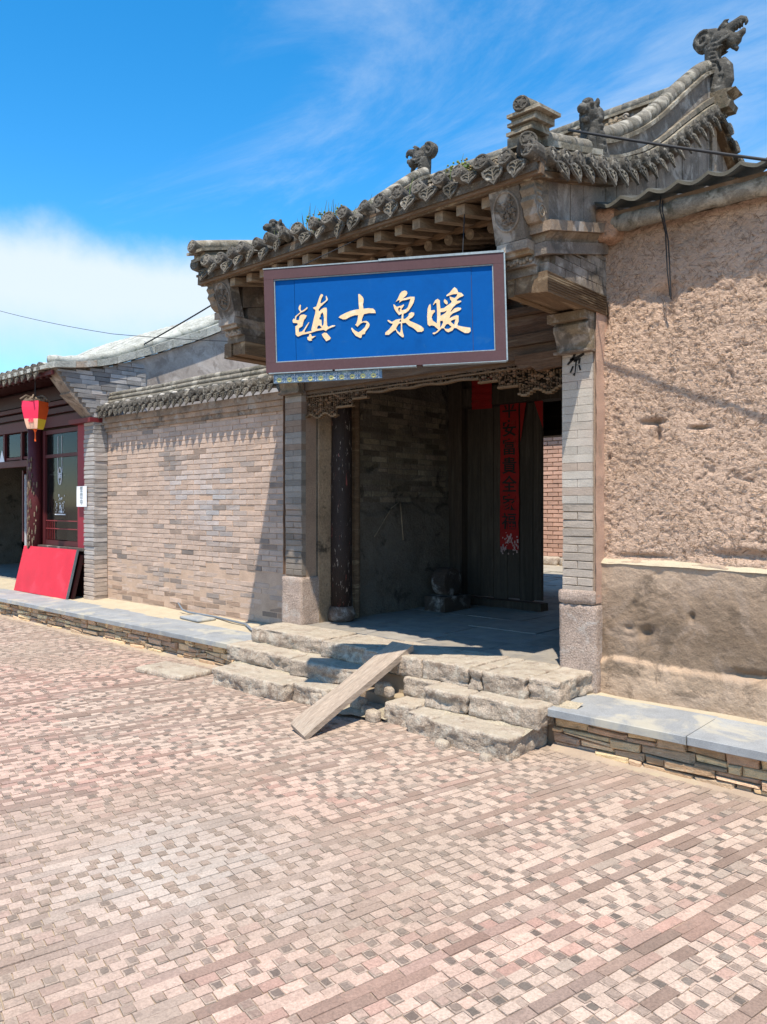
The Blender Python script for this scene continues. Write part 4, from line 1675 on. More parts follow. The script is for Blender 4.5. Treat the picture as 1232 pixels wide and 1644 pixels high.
# drum stone by the left post
dr = empty('drum_stone', (-5.22, 6.85, .42), 'round carved stone drum at the foot of the left door post', 'drum stone')
MB().box(-5.36, -5.08, 6.62, 7.1, .42, .58, (.16, .15, .14), .006).build('plinth', 'granite_pink', dr)
m = MB()
m.tube([(-5.33, 6.85, .735), (-5.325, 6.85, .735), (-5.145, 6.85, .735), (-5.14, 6.85, .735)], [.13, .155, .155, .13], 24, tint=(.14, .125, .115))
m.build('drum', 'granite_pink', dr)

# red couplet and other papers
def paper(name, label, x0, x1, z0, z1, y, poly=None):
    m = MB()
    n_ = 20
    if poly:
        m.prism(poly, y - .002, y, 'y')
    else:
        vs, fs = [], []
        for i in range(n_ + 1):
            z = z0 + (z1 - z0) * i / n_
            for q in (0, 1):
                jx = U(-.006, .006) if i else 0
                vs.append(((x0 if q == 0 else x1) + jx, y + .003 * math.sin(i * 1.3 + q), z + (U(-.03, .0) if i == 0 else 0)))
        fs = [(2 * i, 2 * i + 1, 2 * i + 3, 2 * i + 2) for i in range(n_)]
        m.add(vs, fs)
    o = m.build(name, 'redpaper')
    return tag(o, label, 'paper')


cp = paper('paper_couplet', 'tall red paper couplet with black brush characters on the door', -4.93, -4.68, 1.10, 2.87, DY - .032)
for k, ch in enumerate('平安富貴全家福'):
    text_mesh(ch, .20, 'brush_character', 'ink', cp, Matrix.Translation((-4.805, DY - .037, 2.66 - k * .212)) @ Matrix.Rotation(math.radians(90), 4, 'X'))
m = MB()
for _ in range(60):
    x, z = U(-4.92, -4.69), 1.22 + abs(R.gauss(0, .10)) - .2
    s = U(.006, .02)
    m.box(x, x + s, DY - .040, DY - .036, z, z + s * U(.6, 2.5), (.55, .38, .35))
m.build('torn_paper', 'white', cp)['kind'] = 'stuff'
paper('paper_square', 'dark red paper square pasted on the door lintel', -5.26, -4.98, 2.72, 3.06, DY - .128)
paper('paper_strip', 'second red strip pasted beside the couplet top', 0, 0, 0, 0, DY - .030, [(-4.665, 2.86), (-4.57, 2.83), (-4.66, 2.3)])
paper('paper_corner', 'torn triangular red paper at the upper right of the door', 0, 0, 0, 0, DY - .034, [(-4.50, 2.80), (-4.37, 2.82), (-4.37, 2.44)])

# ------------------------------------------------------------------ name board
SB = Matrix.Translation((-3.398, 3.757, 2.847)) @ Matrix.Rotation(.593, 4, 'Z') @ Matrix.Rotation(math.radians(90), 4, 'X') @ Matrix.Rotation(.028, 4, 'Z') @ Matrix.Scale(.86, 4)
# local frame: x right, y up, z towards the viewer
board = bpy.data.objects.new('name_board', None)
COL.objects.link(board)
setparent(board, None, SB)
tag(board, 'blue hanging name board with pale gold brush characters and mauve brown frame', 'sign')
W_, H_ = 1.852, .806


def sb(name, mat, *boxes):
    m = MB()
    for b in boxes:
        m.box(*b)
    o = m.build(name, mat, board)
    setparent(o, board, SB)
    return o


fw_, fh_ = W_ / 2, H_ / 2
sb('backing', 'frame', (-fw_ + .01, fw_ - .01, -fh_ + .01, fh_ - .01, -.03, -.004))
TH = .078
sb('panel', 'blue', (-fw_ + .24, fw_ - .245, -fh_ + TH, fh_ - TH, -.003, .008))
sb('side_panel', 'blue', (-fw_ + TH, -fw_ + .237, -fh_ + TH, fh_ - TH, -.003, .0065))
sb('side_panel', 'blue', (fw_ - .242, fw_ - TH, -fh_ + TH, fh_ - TH, -.003, .0065))
sb('frame_top', 'frame', (-fw_, fw_, fh_ - TH, fh_, -.03, .028))
sb('frame_bottom', 'frame', (-fw_, fw_, -fh_, -fh_ + TH, -.03, .028))
sb('frame_side', 'frame', (-fw_, -fw_ + TH, -fh_ + TH + .001, fh_ - TH - .001, -.03, .0275))
sb('frame_side', 'frame', (fw_ - TH, fw_, -fh_ + TH + .001, fh_ - TH - .001, -.03, .0275))
q = .008
sb('inner_bead', 'steelblue', (-fw_ + TH, fw_ - TH, fh_ - TH - q, fh_ - TH - .001, .009, .020), (-fw_ + TH, fw_ - TH, -fh_ + TH + .001, -fh_ + TH + q, .009, .020),
   (-fw_ + TH + .001, -fw_ + TH + q, -fh_ + TH + q, fh_ - TH - q, .009, .0195), (fw_ - TH - q, fw_ - TH - .001, -fh_ + TH + q, fh_ - TH - q, .009, .0195))
sb('top_edging', 'steelblue', (-fw_ - .004, -.02, fh_ + .001, fh_ + .010, -.034, .032), (-.018, fw_ + .004, fh_ + .001, fh_ + .018, -.034, .034))
sb('bottom_edging', 'steelblue', (-fw_ + .02, -.4, -fh_ - .008, -fh_ - .001, -.03, .030), (-.38, .25, -fh_ - .010, -fh_ - .001, -.03, .030), (.3, fw_, -fh_ - .007, -fh_ - .001, -.03, .030))
sb('side_edging', 'steelblue', (fw_ + .001, fw_ + .012, -fh_, fh_, -.034, .030))

TLp, TRp, BLp, BRp = (422, 430), (808, 412), (432, 597), (814, 582)
au = ((TRp[0] - TLp[0] + BRp[0] - BLp[0]) / 2, (TRp[1] - TLp[1] + BRp[1] - BLp[1]) / 2)
av = ((BLp[0] - TLp[0] + BRp[0] - TRp[0]) / 2, (BLp[1] - TLp[1] + BRp[1] - TRp[1]) / 2)
cc_ = ((422 + 808 + 432 + 814) / 4, (430 + 412 + 597 + 582) / 4)
det = au[0] * av[1] - au[1] * av[0]


def loc(ox, oy, pts):
    """brush outlines traced on a 1/15.4 px grid -> board coordinates"""
    o = []
    for a, b in pts:
        x, y = ox + a / 15.4 - cc_[0], oy + b / 15.4 - cc_[1]
        u = (x * av[1] - y * av[0]) / det
        v = (au[0] * y - au[1] * x) / det
        o.append((u * W_, -v * H_))
    return o


CHARS = [
    (470, 460, [[(225, 405), (240, 425), (235, 520), (250, 570), (300, 555), (350, 520), (400, 475), (418, 490), (400, 520), (330, 575), (250, 607), (132, 715), (125, 790), (160, 800), (205, 790),
                 (215, 700), (250, 665), (320, 655), (395, 685), (370, 745), (330, 790), (310, 860), (290, 950), (200, 1000), (200, 1100), (290, 1080), (345, 1010), (400, 920), (455, 850), (462, 865),
                 (400, 980), (350, 1060), (352, 1110), (480, 1080), (530, 1075), (520, 1030), (545, 920), (580, 750), (610, 640), (615, 550), (560, 510), (555, 490), (635, 465), (680, 330), (710, 230),
                 (745, 160), (790, 165), (800, 200), (760, 270), (735, 370), (750, 395), (830, 350), (880, 310), (870, 215), (885, 205), (925, 290), (910, 320), (740, 470), (690, 550), (712, 590),
                 (760, 540), (830, 500), (890, 500), (905, 560), (905, 800), (915, 940), (950, 980), (1050, 940), (1125, 945), (1110, 965), (1010, 1000), (930, 1040), (890, 1080), (830, 1050),
                 (650, 1075), (480, 1130), (300, 1160), (180, 1210), (125, 1160), (110, 950), (150, 930), (175, 900), (160, 870), (100, 865), (50, 860), (35, 800), (70, 750), (98, 780), (104, 700), (232, 598), (185, 520), (190, 460)],
                [(745, 670), (790, 610), (815, 650), (835, 750), (830, 900), (810, 955), (780, 930), (770, 800), (720, 790), (715, 750), (745, 720)],
                [(665, 990), (690, 940), (735, 940), (785, 1000), (730, 1020), (670, 1025)]]),
    (470, 460, [[(475, 1150), (510, 1150), (530, 1210), (640, 1200), (560, 1255), (525, 1270), (545, 1310), (480, 1320), (430, 1290), (420, 1230), (460, 1210)]]),
    (470, 460, [[(785, 1160), (850, 1120), (910, 1130), (1015, 1250), (1000, 1290), (900, 1335), (870, 1290), (820, 1230)]]),
    (540, 460, [[(605, 180), (640, 180), (715, 250), (740, 300), (740, 390), (725, 430), (740, 545), (860, 535), (980, 545), (1030, 590), (1050, 660), (880, 655), (755, 680), (710, 800), (705, 865),
                 (780, 850), (830, 850), (880, 890), (905, 940), (890, 1000), (800, 1120), (790, 1170), (720, 1185), (705, 1260), (670, 1265), (560, 1210), (480, 1110), (445, 1030), (460, 1005),
                 (540, 1080), (630, 1130), (700, 1085), (790, 1000), (830, 900), (750, 880), (680, 910), (600, 990), (540, 935), (570, 920), (600, 820), (615, 700), (530, 700), (420, 735),
                 (310, 795), (240, 800), (125, 750), (160, 710), (300, 640), (430, 590), (540, 565), (635, 555), (620, 420), (612, 280)]]),
    (615, 460, [[(380, 400), (430, 320), (480, 200), (530, 140), (600, 120), (650, 140), (665, 190), (640, 240), (550, 320), (640, 300), (740, 275), (840, 280), (845, 330), (820, 430), (770, 520),
                 (700, 620), (640, 665), (580, 690), (575, 810), (620, 820), (700, 750), (715, 690), (770, 655), (840, 670), (845, 720), (800, 780), (715, 830), (740, 870), (880, 930), (1020, 1000),
                 (1080, 1060), (1080, 1110), (1030, 1140), (930, 1140), (880, 1090), (820, 1040), (720, 990), (640, 910), (550, 920), (555, 1060), (575, 1160), (600, 1230), (590, 1270), (560, 1265),
                 (500, 1220), (430, 1150), (395, 1080), (340, 1110), (230, 1200), (140, 1200), (140, 1145), (230, 1070), (300, 980), (325, 930), (260, 915), (200, 870), (185, 840), (220, 835),
                 (300, 885), (400, 830), (490, 815), (530, 810), (540, 690), (470, 720), (400, 640), (350, 560), (325, 460), (345, 455), (410, 515), (520, 490), (580, 460), (590, 480), (560, 530),
                 (525, 570), (535, 600), (570, 600), (640, 580), (680, 540), (720, 420), (745, 325), (640, 350), (540, 365), (470, 415), (480, 350), (430, 362)],
                [(420, 1010), (470, 930), (520, 920), (525, 1060), (505, 1160), (440, 1110), (405, 1050)],
                [(470, 880), (510, 830), (530, 850), (520, 890)], [(445, 560), (480, 530), (510, 560), (480, 590), (490, 650), (455, 610)]]),
    (685, 455, [[(150, 540), (165, 590), (165, 700), (260, 690), (270, 730), (215, 790), (190, 870), (220, 950), (320, 1020), (325, 900), (318, 700), (300, 515), (265, 520), (230, 570), (220, 555),
                 (270, 450), (330, 420), (380, 460), (385, 560), (400, 660), (480, 650), (560, 590), (650, 530), (670, 490), (630, 440), (615, 370), (700, 400), (740, 410), (780, 370), (805, 310),
                 (700, 315), (600, 345), (545, 365), (535, 340), (620, 270), (690, 180), (730, 145), (790, 190), (820, 270), (900, 290), (955, 350), (930, 370), (850, 400), (780, 460), (800, 480),
                 (890, 475), (900, 500), (850, 530), (780, 560), (700, 640), (640, 740), (660, 740), (740, 660), (820, 640), (890, 650), (905, 680), (850, 720), (700, 780), (640, 840), (620, 900),
                 (700, 860), (790, 830), (840, 840), (845, 980), (820, 1040), (830, 1080), (950, 1110), (1130, 1140), (1140, 1220), (1090, 1265), (1000, 1265), (900, 1210), (790, 1140), (740, 1140),
                 (700, 1200), (600, 1240), (540, 1210), (490, 1140), (440, 1140), (340, 1240), (260, 1285), (220, 1270), (230, 1245), (300, 1230), (360, 1170), (260, 1080), (200, 1065), (140, 1080),
                 (95, 1040), (80, 850), (90, 650), (120, 570)],
                [(400, 745), (480, 740), (560, 710), (520, 770), (405, 840)], [(400, 960), (460, 955), (470, 1000), (440, 1070), (400, 1130)],
                [(500, 1130), (540, 1050), (590, 1030), (680, 1110), (610, 1160), (530, 1155)], [(650, 970), (700, 940), (770, 925), (750, 1000), (740, 1060), (680, 1010)]]),
    (685, 455, [[(500, 430), (560, 480), (575, 530), (560, 565), (510, 540), (480, 500), (478, 460)]]),
]
for ox, oy, polys in CHARS:
    curve_shape([loc(ox, oy, p) for p in polys], .007, 'brush_character', 'gold', board, SB @ Matrix.Translation((0, 0, .0125)))
# painted strip under the board
strip = MB().box(-fw_ + .05, -.02, -fh_ - .078, -fh_ - .011, -.032, .0).build('painted_strip', 'stripbase', board)
setparent(strip, board, SB)
ys_, ye_ = MB(), MB()
for k in range(10):
    cx = -fw_ + .095 + k * .083
    cy = -fh_ - .05
    for p in range(7):
        a = p * .9
        ye_.ell((cx + .014 * math.cos(a), cy - .006 + .012 * math.sin(a), .001), (.009, .009, .003), 6, 4)
    for s in (-1, 1):
        ys_.tube([(cx + s * .024 + .012 * (1 - t) * math.cos(t * 10), cy + .012 + .012 * (1 - t) * math.sin(t * 10), .0015) for t in arange(0, .85, 10)], .0022, 4)
        ys_.tube([(cx + s * .026 + .009 * (1 - t) * math.cos(t * 10), cy - .014 + .009 * (1 - t) * math.sin(t * 10), .0015) for t in arange(0, .85, 8)], .002, 4)
    ys_.box(cx + .0395, cx + .0425, cy - .027, cy + .037, 0.0005, .003)
for mm, mat, nm in ((ys_, 'stripwhite', 'painted_scroll'), (ye_, 'stripyellow', 'painted_flower')):
    o = mm.build(nm, mat, strip)
    setparent(o, strip, SB)
# two iron hangers
for s in (-.7, .62):
    m = MB()
    p0 = SB @ Vector((s, fh_, -.02))
    m.tube([p0, (p0.x - .05, 4.16, 3.60)], .0035, 5)
    m.build('hanger', 'wire', board)

# ------------------------------------------------------------------ mud wall on the right
MW = empty('mud_wall', (0, 5.3, .25), 'tall straw tempered mud wall with smoother lower band right of the gateway', 'wall')


def mudgrid(xs, zs, fn):
    X, Z = np.meshgrid(xs, zs, indexing='ij')
    Y = fn(X, Z)
    return gridmesh(np.stack([X, Y, Z], -1))


xs = np.concatenate([np.arange(-2.515, -1.15, .0085), np.arange(-1.15, 3.4, .05)])


def ridged(x, y, o, seed):
    return 1 - np.abs(2 * fbm2(x, y, o, seed) - 1)


def upper(X, Z):
    Y = 5.135 + (3.5 - Z) * -.008
    Y -= (fbm2(X * 1.6, Z * 1.6, 3, 31) - .5) * .035
    Y -= (fbm2(X * 11, Z * 11, 4, 32, .65) - .5) * .007
    a = fbm2(X * 22 + Z * 40, Z * 34 - X * 9, 2, 33, .6)
    b = fbm2(X * 20 - Z * 46, Z * 36 + X * 8, 2, 34, .6)
    Y -= (np.maximum(a, b) - .55) * .009
    for sd_, (ca, cb_) in enumerate(((.9, .45), (-.8, .6), (.25, .97), (.98, -.2))):
        u_, v_ = X * ca + Z * cb_, -X * cb_ + Z * ca
        r_ = ridged(u_ * 9 + .5 * fbm2(X * 6, Z * 6, 2, 90 + sd_), v_ * 34, 2, 80 + sd_)
        Y += np.clip((r_ - .80) / .2, 0, 1) * .006 * np.clip((fbm2(X * 8, Z * 8, 2, 95 + sd_) - .42) * 5, 0, 1)
    crack = ridged(X * 3.2 + fbm2(X * 7, Z * 7, 3, 36), Z * 3.2, 3, 35)
    Y += np.clip((crack - .975) / .025, 0, 1) * .014 * np.clip((fbm2(X * 2, Z * 2, 2, 37) - .5) * 8, 0, 1)
    for (cx, cz, rx, rz_, dp) in ((-2.15, 2.16, .085, .022, .07), (-2.12, 2.08, .022, .06, .07), (-1.84, 2.10, .07, .012, .05), (-2.08, 3.03, .09, .055, .06), (-2.52, 2.94, .03, .10, .09),
                                  (-2.05, 2.90, .05, .07, .04), (-1.5, 1.27, .30, .035, .05), (-2.2, 1.24, .2, .018, .04), (-2.47, 1.93, .015, .02, .03), (-1.9, 3.02, .018, .014, .04)):
        r = ((X - cx) / rx) ** 2 + ((Z - cz) / rz_) ** 2
        r = r * (.45 + 1.4 * fbm2(X * 22, Z * 22, 3, 38))
        Y += dp * np.exp(-r * 1.1)
    # ragged broken lower edge
    return Y


def zlow(X):
    return 1.20


zs = np.arange(1.13, 3.52, .0085)
mg = mudgrid(xs, zs, upper)
mg.build('mud_render', 'mud', MW, True)


def lower(X, Z):
    led = 1.195 + (fbm2(X * 4, X * 0, 3, 41) - .5) * .05 - np.clip(X + 2.0, 0, 3) * .02
    Y = 5.085 - (fbm2(X * 2, Z * 2, 4, 42) - .5) * .03 - (fbm2(X * 12, Z * 12, 4, 43, .6) - .5) * .014
    # ledge
    Y = np.where(Z > led, Y + np.clip((Z - led) / .02, 0, 1) * .075, Y)
    # skirt
    sk = .52 + (fbm2(X * 3, X * 0 + 5, 4, 44) - .5) * .12
    Y -= np.clip((sk - Z) / .03, 0, 1) * (.018 + .02 * fbm2(X * 9, Z * 9, 3, 48))
    cr = ridged(X * 2.1 + .6 * fbm2(X * 5, Z * 5, 3, 46), Z * 3.6, 3, 45)
    Y += np.clip((cr - .955) / .045, 0, 1) * .007 * np.clip((fbm2(X * 2.2, Z * 2.2, 2, 47) - .52) * 8, 0, 1)
    for (cx, cz, rx, rz_, dp) in ((-2.18, .72, .05, .04, .05), (-1.87, .86, .018, .03, .04), (-2.3, .74, .03, .02, .03), (-1.5, .52, .14, .03, .05)):
        r = ((X - cx) / rx) ** 2 + ((Z - cz) / rz_) ** 2
        Y += dp * np.exp(-r * (.4 + 1.5 * fbm2(X * 20, Z * 20, 3, 49)))
    return Y


zs2 = np.arange(.22, 1.235, .011)
lx_ = np.concatenate([np.arange(-2.515, -1.1, .011), np.arange(-1.1, 3.4, .05)])
lm = mudgrid(lx_, zs2, lower)
XX, ZZ = np.meshgrid(lx_, zs2, indexing='ij')
# damp, dirtier band above the paler skirt
wet = np.clip(1 - np.abs(ZZ - .70 - .15 * (fbm2(XX * 2.4, ZZ * 0, 3, 66) - .5)) / (.26 + .16 * fbm2(XX * 3, ZZ * 3, 3, 67)), 0, 1) ** .5 * (.55 + .45 * fbm2(XX * 4, ZZ * 6, 4, 68))
sk2 = ZZ < (.52 + (fbm2(XX * 3, XX * 0 + 5, 4, 44) - .5) * .12)
f_w = 1 - .62 * wet
f_w = np.where(sk2, 1.12, f_w)
tt_ = np.stack([f_w, f_w * (1 - .06 * wet), f_w * (1 - .14 * wet)], -1).reshape(-1, 3)
lm.t = [tuple(t) for t in tt_]
lm.build('lower_render', 'mudlow', MW, True)
m = MB()
m.box(-2.49, 3.4, 5.20, 5.55, .2, 3.5)
m.build('wall_core', 'mudlow', MW)
m = MB()
X, V = np.meshgrid(np.arange(-2.515, 1.5, .03), np.linspace(0, 1, 6), indexing='ij')
Y = 5.17 - V * (.085 + .02 * fbm2(X * 6, V, 3, 51))
Z = 1.205 + .012 * fbm2(X * 9, V * 3, 3, 52) - np.clip(X + 2.0, 0, 3) * .02 - V ** 4 * .03 + .012 * (1 - V)
gridmesh(np.stack([X, Y, Z], -1)).build('ledge_dirt', 'dirt', MW, True)
# straws sticking out of the mud
st = MB()
sx_ = np.array([U(-2.49, -1.1) for _ in range(3600)])
sz_ = np.array([U(1.22, 3.46) for _ in range(3600)])
sy_ = upper(sx_, sz_)
for x, z, y in zip(sx_.tolist(), sz_.tolist(), sy_.tolist()):
    a, L = U(-.2, 3.34), U(.012, .040)
    y -= .004
    st.tube([(x, y, z), (x + L * math.cos(a), y - U(.001, .008), z + L * math.sin(a))], .0014, 3, False, (1.35, 1.32, 1.2) if R.random() < .45 else (.42, .38, .34))
so = st.build('straw', 'mud', MW)
so['kind'] = 'stuff'
# lime-coated roll under the coping
x = -2.50
pts, rr_ = [], []
while x < 3.4:
    pts.append((x, 5.045 + .012 * math.sin(x * 4) + U(-.004, .004), 3.545 + .006 * math.sin(x * 7) + U(-.004, .004)))
    rr_.append(.062 + U(-.007, .007))
    x += .07
m = MB().tube(pts, rr_, 14)
rl = m.build('coping_roll', 'tilelight', MW, True)
m = rock(-2.53, -2.36, 4.97, 5.25, 3.44, 3.66, .025, .05, .02, 77, 8, (1.1, .9, .8))
m.build('mud_lump', 'mud', MW, True)
# wavy clay sheet coping
X, V = np.meshgrid(np.arange(-2.46, 3.4, .0125), np.linspace(0, 1, 9), indexing='ij')
ph = ((X + 2.46) / .19) % 1.0
wave = .040 * (np.abs(ph - .5) * 2) ** 1.6
for off, nm in ((0, 'coping_tiles'), (.012, 'coping_tiles')):
    Y = 4.885 + V * .55 + off
    Z = 3.625 + wave + V * .16 - off * .3 + .012 * fbm2(X * 2, V, 3, 61)
    if off == 0:
        P1 = np.stack([X, Y, Z], -1)
    else:
        P2 = np.stack([X, Y, Z - .014], -1)
mm = gridmesh(P1)
m2 = gridmesh(P2)
mm.add(m2.v, m2.f)
nX, nV = P1.shape[:2]
# close the front edge
mm.f += [(i * nV, (i + 1) * nV, nX * nV + (i + 1) * nV, nX * nV + i * nV) for i in range(nX - 1)]
mm.build('coping_tiles', 'mudroof', MW, True)
m = MB()
m.box(-2.44, 3.4, 5.0, 5.5, 3.56, 3.615, (.5, .45, .4))
m.build('coping_bed', 'mudlow', MW)

# wire loop hanging from the coping roll
m = MB()
m.tube([(-2.03, 4.97, 3.62), (-2.035, 4.965, 3.55), (-2.03, 5.05, 3.40), (-2.025, 5.07, 3.15), (-2.01, 5.075, 2.99), (-2.0, 5.07, 2.96), (-2.005, 5.075, 3.05), (-2.015, 5.06, 3.35), (-2.02, 4.975, 3.53), (-2.02, 4.98, 3.60)], .0045, 6)
o = m.build('wire_loop', 'wire', None, True)
tag(o, 'thin rusty wire loop hanging from the coping over the mud wall', 'wire')

# ------------------------------------------------------------------ brick wall on the left
BW = empty('brick_wall', (-8.0, 5.5, .25), 'old grey brick wall washed beige with tiled coping left of the gateway', 'wall')
m = MB()
m.box(-10.2, -5.87, 5.409, 5.7, .2, 2.64, (1.05, .92, .82))
m.build('mortar_bed', 'mortar', BW)
items = []
BH, BL_ = .0615, .262
z = .235
r_ = 0
tot = []
while z < 2.60:
    x = -10.1 - (BL_ / 2 if r_ % 2 else 0)
    while x < -5.90:
        xa, xb = max(x, -10.1), min(x + BL_, -5.90)
        if xb - xa > .03:
            tot.append((xa, xb, z))
        x += BL_
    z += BH
    r_ += 1
C = np.array([((a + b) / 2, z) for a, b, z in tot])
ng = fbm2(C[:, 0] * 1.3 + 11, C[:, 1] * 1.9 + 3, 3, 71)
nb = fbm2(C[:, 0] * 2.1 + 5, C[:, 1] * 2.6 + 9, 3, 72)


def patchy(cx, cz, x0, z0, rx, rz_):
    return math.exp(-((cx - x0) / rx) ** 2 - ((cz - z0) / rz_) ** 2)


for i, (xa, xb, z) in enumerate(tot):
    cx, cz = (xa + xb) / 2, z
    beige = np.array([.46, .34, .27]) * U(.93, 1.06)
    grey = np.array([.225, .19, .17]) * U(.8, 1.25)
    pale = np.array([.40, .40, .415]) * U(.9, 1.08)
    f = max(0, (ng[i] - .66) * 6)
    f = max(f, patchy(cx, cz, -6.25, 1.7, .28, .75) * .95 * (R.random() < .7))
    f = max(f, patchy(cx, cz, -6.1, .5, .35, .3) * (R.random() < .6))
    f = max(f, patchy(cx, cz, -8.9, .62, .4, .10) * .9)
    f = max(f, patchy(cx, cz, -7.45, 1.45, .35, .45) * (R.random() < .5))
    if R.random() < .05:
        f = max(f, .8)
    f = min(f, .95)
    t = beige * (1 - f) + grey * f
    p_ = min(1, patchy(cx, cz, -7.6, 1.6, .45, .5) * .75 + patchy(cx, cz, -8.3, 1.75, .25, .25) * .8)
    if R.random() < .75:
        t = t * (1 - p_ * .75) + pale * p_ * .75
    rec = U(0, .004) + (U(0, .010) if cz < .8 else 0) + (U(.004, .018) if R.random() < (.10 if cz < 1.0 else .03) else 0)
    if cz < .42 and R.random() < .6:
        t = t * np.array([.72, .66, .60])
    if R.random() < .04:
        t = t * .62
    m = MB()
    m.fbox(xa + .004, xb - .004, 5.40 + rec, 5.42, z + .003, z + BH - .003, tuple(t), ch=.003, j=.003)
    items.append(m)
pieces(items, 'brick', 'brick', BW, 300, 'brick_courses')
# cornice: two corbelled courses
for z0, z1, y0, c in ((2.602, 2.655, 5.378, (1.7, 1.45, 1.25)), (2.657, 2.715, 5.355, (1.9, 1.6, 1.4)), (2.717, 2.80, 5.325, (1.5, 1.3, 1.15))):
    x = -10.2
    while x < -5.9:
        L = min(.52, -5.9 - x)
        m = MB()
        s = U(.88, 1.1)
        m.box(x + .0015, x + L - .0015, y0, 5.6, z0, z1, tuple(q * s * .92 for q in c), .002)
        m.build('corbel_course', 'greystone', BW)
        x += L
# coping tiles
m = MB()
m.hexa([(-10.2, 5.255, 2.845), (-5.9, 5.255, 2.845), (-5.9, 5.46, 2.95), (-10.2, 5.46, 2.95), (-10.2, 5.255, 2.87), (-5.9, 5.255, 2.87), (-5.9, 5.46, 2.985), (-10.2, 5.46, 2.985)], (.6, .56, .52))
m.build('coping_bed', 'tile', BW)
nT = 30
spx = 4.22 / nT
for k in range(nT):
    x = -10.13 + (k + .5) * spx
    place(CAP, 'coping_tile_end', BW, (x, 5.245 + U(-.01, .01), 2.915 + U(-.006, .006)), U(-.1, .1), -.2 + U(-.1, .1), U(0, 6), U(.74, .86))
    place(LEAF, 'coping_drip', BW, (x + spx / 2, 5.24 + U(-.008, .008), 2.865 + U(-.005, .005)), U(-.1, .1), -.28 + U(-.1, .1), U(-.1, .1), U(.80, .9), sx=.88)
    m = MB()
    m.tube([(x, 5.26, 2.908), (x, 5.36, 2.945), (x, 5.45, 2.995)], [.046, .044, .042], 8, tint=(U(.7, 1.1),) * 3)
    if k % 2 == 0:
        m.ell((x + .03, 5.36, 2.985), (.05, .035, .022), 8, 5, (3.6, 3.7, 3.9))
    m.build('coping_tile', 'tile', BW, True)
for z, rad, y in ((3.015, .032, 5.43), (3.075, .03, 5.44), (3.13, .034, 5.46)):
    m = MB()
    m.tube([(x, y, z + .004 * math.sin(x * 3)) for x in arange(-10.1, -5.88, 40)], rad, 10, tint=(U(.8, 1),) * 3)
    m.build('coping_ridge', 'tilelight' if z > 3.0 else 'tile', BW, True)
m = MB()
m.box(-10.1, -5.88, 5.45, 5.58, 2.94, 3.14, (.5, .47, .42))
m.build('ridge_core', 'tile', BW)

# pipe and bent rod
m = MB()
m.tube([(-5.925, 5.34, 2.72), (-5.925, 5.35, 2.5), (-5.93, 5.36, 1.5), (-5.93, 5.36, .27)], .014, 10)
o = m.build('drain_pipe', 'metal', None, True)
tag(o, 'thin grey pipe standing upright between brick wall and left pillar', 'pipe')
m = MB()
m.tube([(-8.10, 5.25, .40), (-8.02, 5.26, .32), (-7.9, 5.27, .300), (-7.4, 5.28, .295), (-6.7, 5.19, .293), (-6.35, 5.0, .29)], [.007, .012, .013, .013, .013, .013], 8)
o = m.build('bent_rod', 'metal', None, True)
tag(o, 'bent grey metal rod lying on the dirt below the brick wall', 'rod')

# ------------------------------------------------------------------ shop on the left
SH = empty('shop', (-12.5, 6.5, .27), 'old shop with red timber front, brick end pier and pale tiled roof', 'shop')
# side body and gable
G = lerp_curve([(4.55, 3.40), (5.0, 3.45), (5.42, 3.54), (6.1, 3.80), (6.97, 4.17), (7.56, 4.47), (8.4, 4.95)])
m = MB()
m.ribbon(-10.36, -10.115, arange(5.45, 9.5, 24), lambda y: .2, lambda y: G(y) - .02)
m.build('gable_wall', 'render_grey', SH)
# pier
m = MB()
m.box(-10.37, -10.125, 5.21, 5.5, .2, 2.80, (.9, .85, .8))
pr_ = m.build('pier', 'mortar', SH)
items = []
z = .26
r_ = 0
while z < 2.74:
    top = (z - .26) / 2.5
    g_ = U(.22, .40)
    cc = np.array([g_ * 1.0, g_ * .93, g_ * .88])
    if z < .95:
        k = min(1, (.95 - z) / .3) * .8
        cc = cc * (1 - k) + np.array([.44, .345, .28]) * k
    m = MB()
    m.fbox(-10.385, -10.10, 5.195 + U(0, .012), 5.25, z + .002, z + .058, tuple(cc), ch=.006, j=.004)
    items.append(m)
    m = MB()
    cc2 = cc * U(.85, 1.2)
    m.box(-10.2, -10.098 + U(-.006, .006), 5.215 + U(0, .006), 5.40, z + .002, z + .058, tuple(cc2), .003)
    items.append(m)
    z += .0625
    r_ += 1
pieces(items, 'brick', 'brick', pr_, 300)
# brick corbel wedge under the roof end
wl = lambda z: 5.2 - (min(z, 3.42) - 2.80) / .62 * .55      # front edge of the wedge
items = []
z = 2.80
while z < 3.62:
    y = wl(z)
    first = True
    while y < 6.0:
        L = min(U(.20, .26), 6.0 - y)
        zt = min(z + .062, G(y + L / 2) - .02)
        if zt - z > .015 and L > .03:
            m = MB()
            g_ = U(.17, .42)
            m.box(-10.25, -10.09 + U(-.006, .006), y + .003, y + L - .003, z, zt - .004, (g_, g_ * .94, g_ * .90), .003)
            items.append(m)
        y += L
    z += .064
pieces(items, 'brick', 'brick', SH, 300, 'brick_rest')
m = MB()
m.prism([(5.22, 2.80), (4.68, 3.40), (4.70, 3.44), (6.0, 3.6), (6.0, 2.8)], -10.38, -10.13, 'x', (.8, .75, .7))
m.prism([(5.20, 2.80), (4.86, 3.10), (4.88, 3.12), (4.64, 3.42), (4.72, 3.42), (5.28, 2.80)], -10.40, -10.11, 'x', (1.15, 1.1, 1.05))
m.build('corbel', 'greystone', SH)
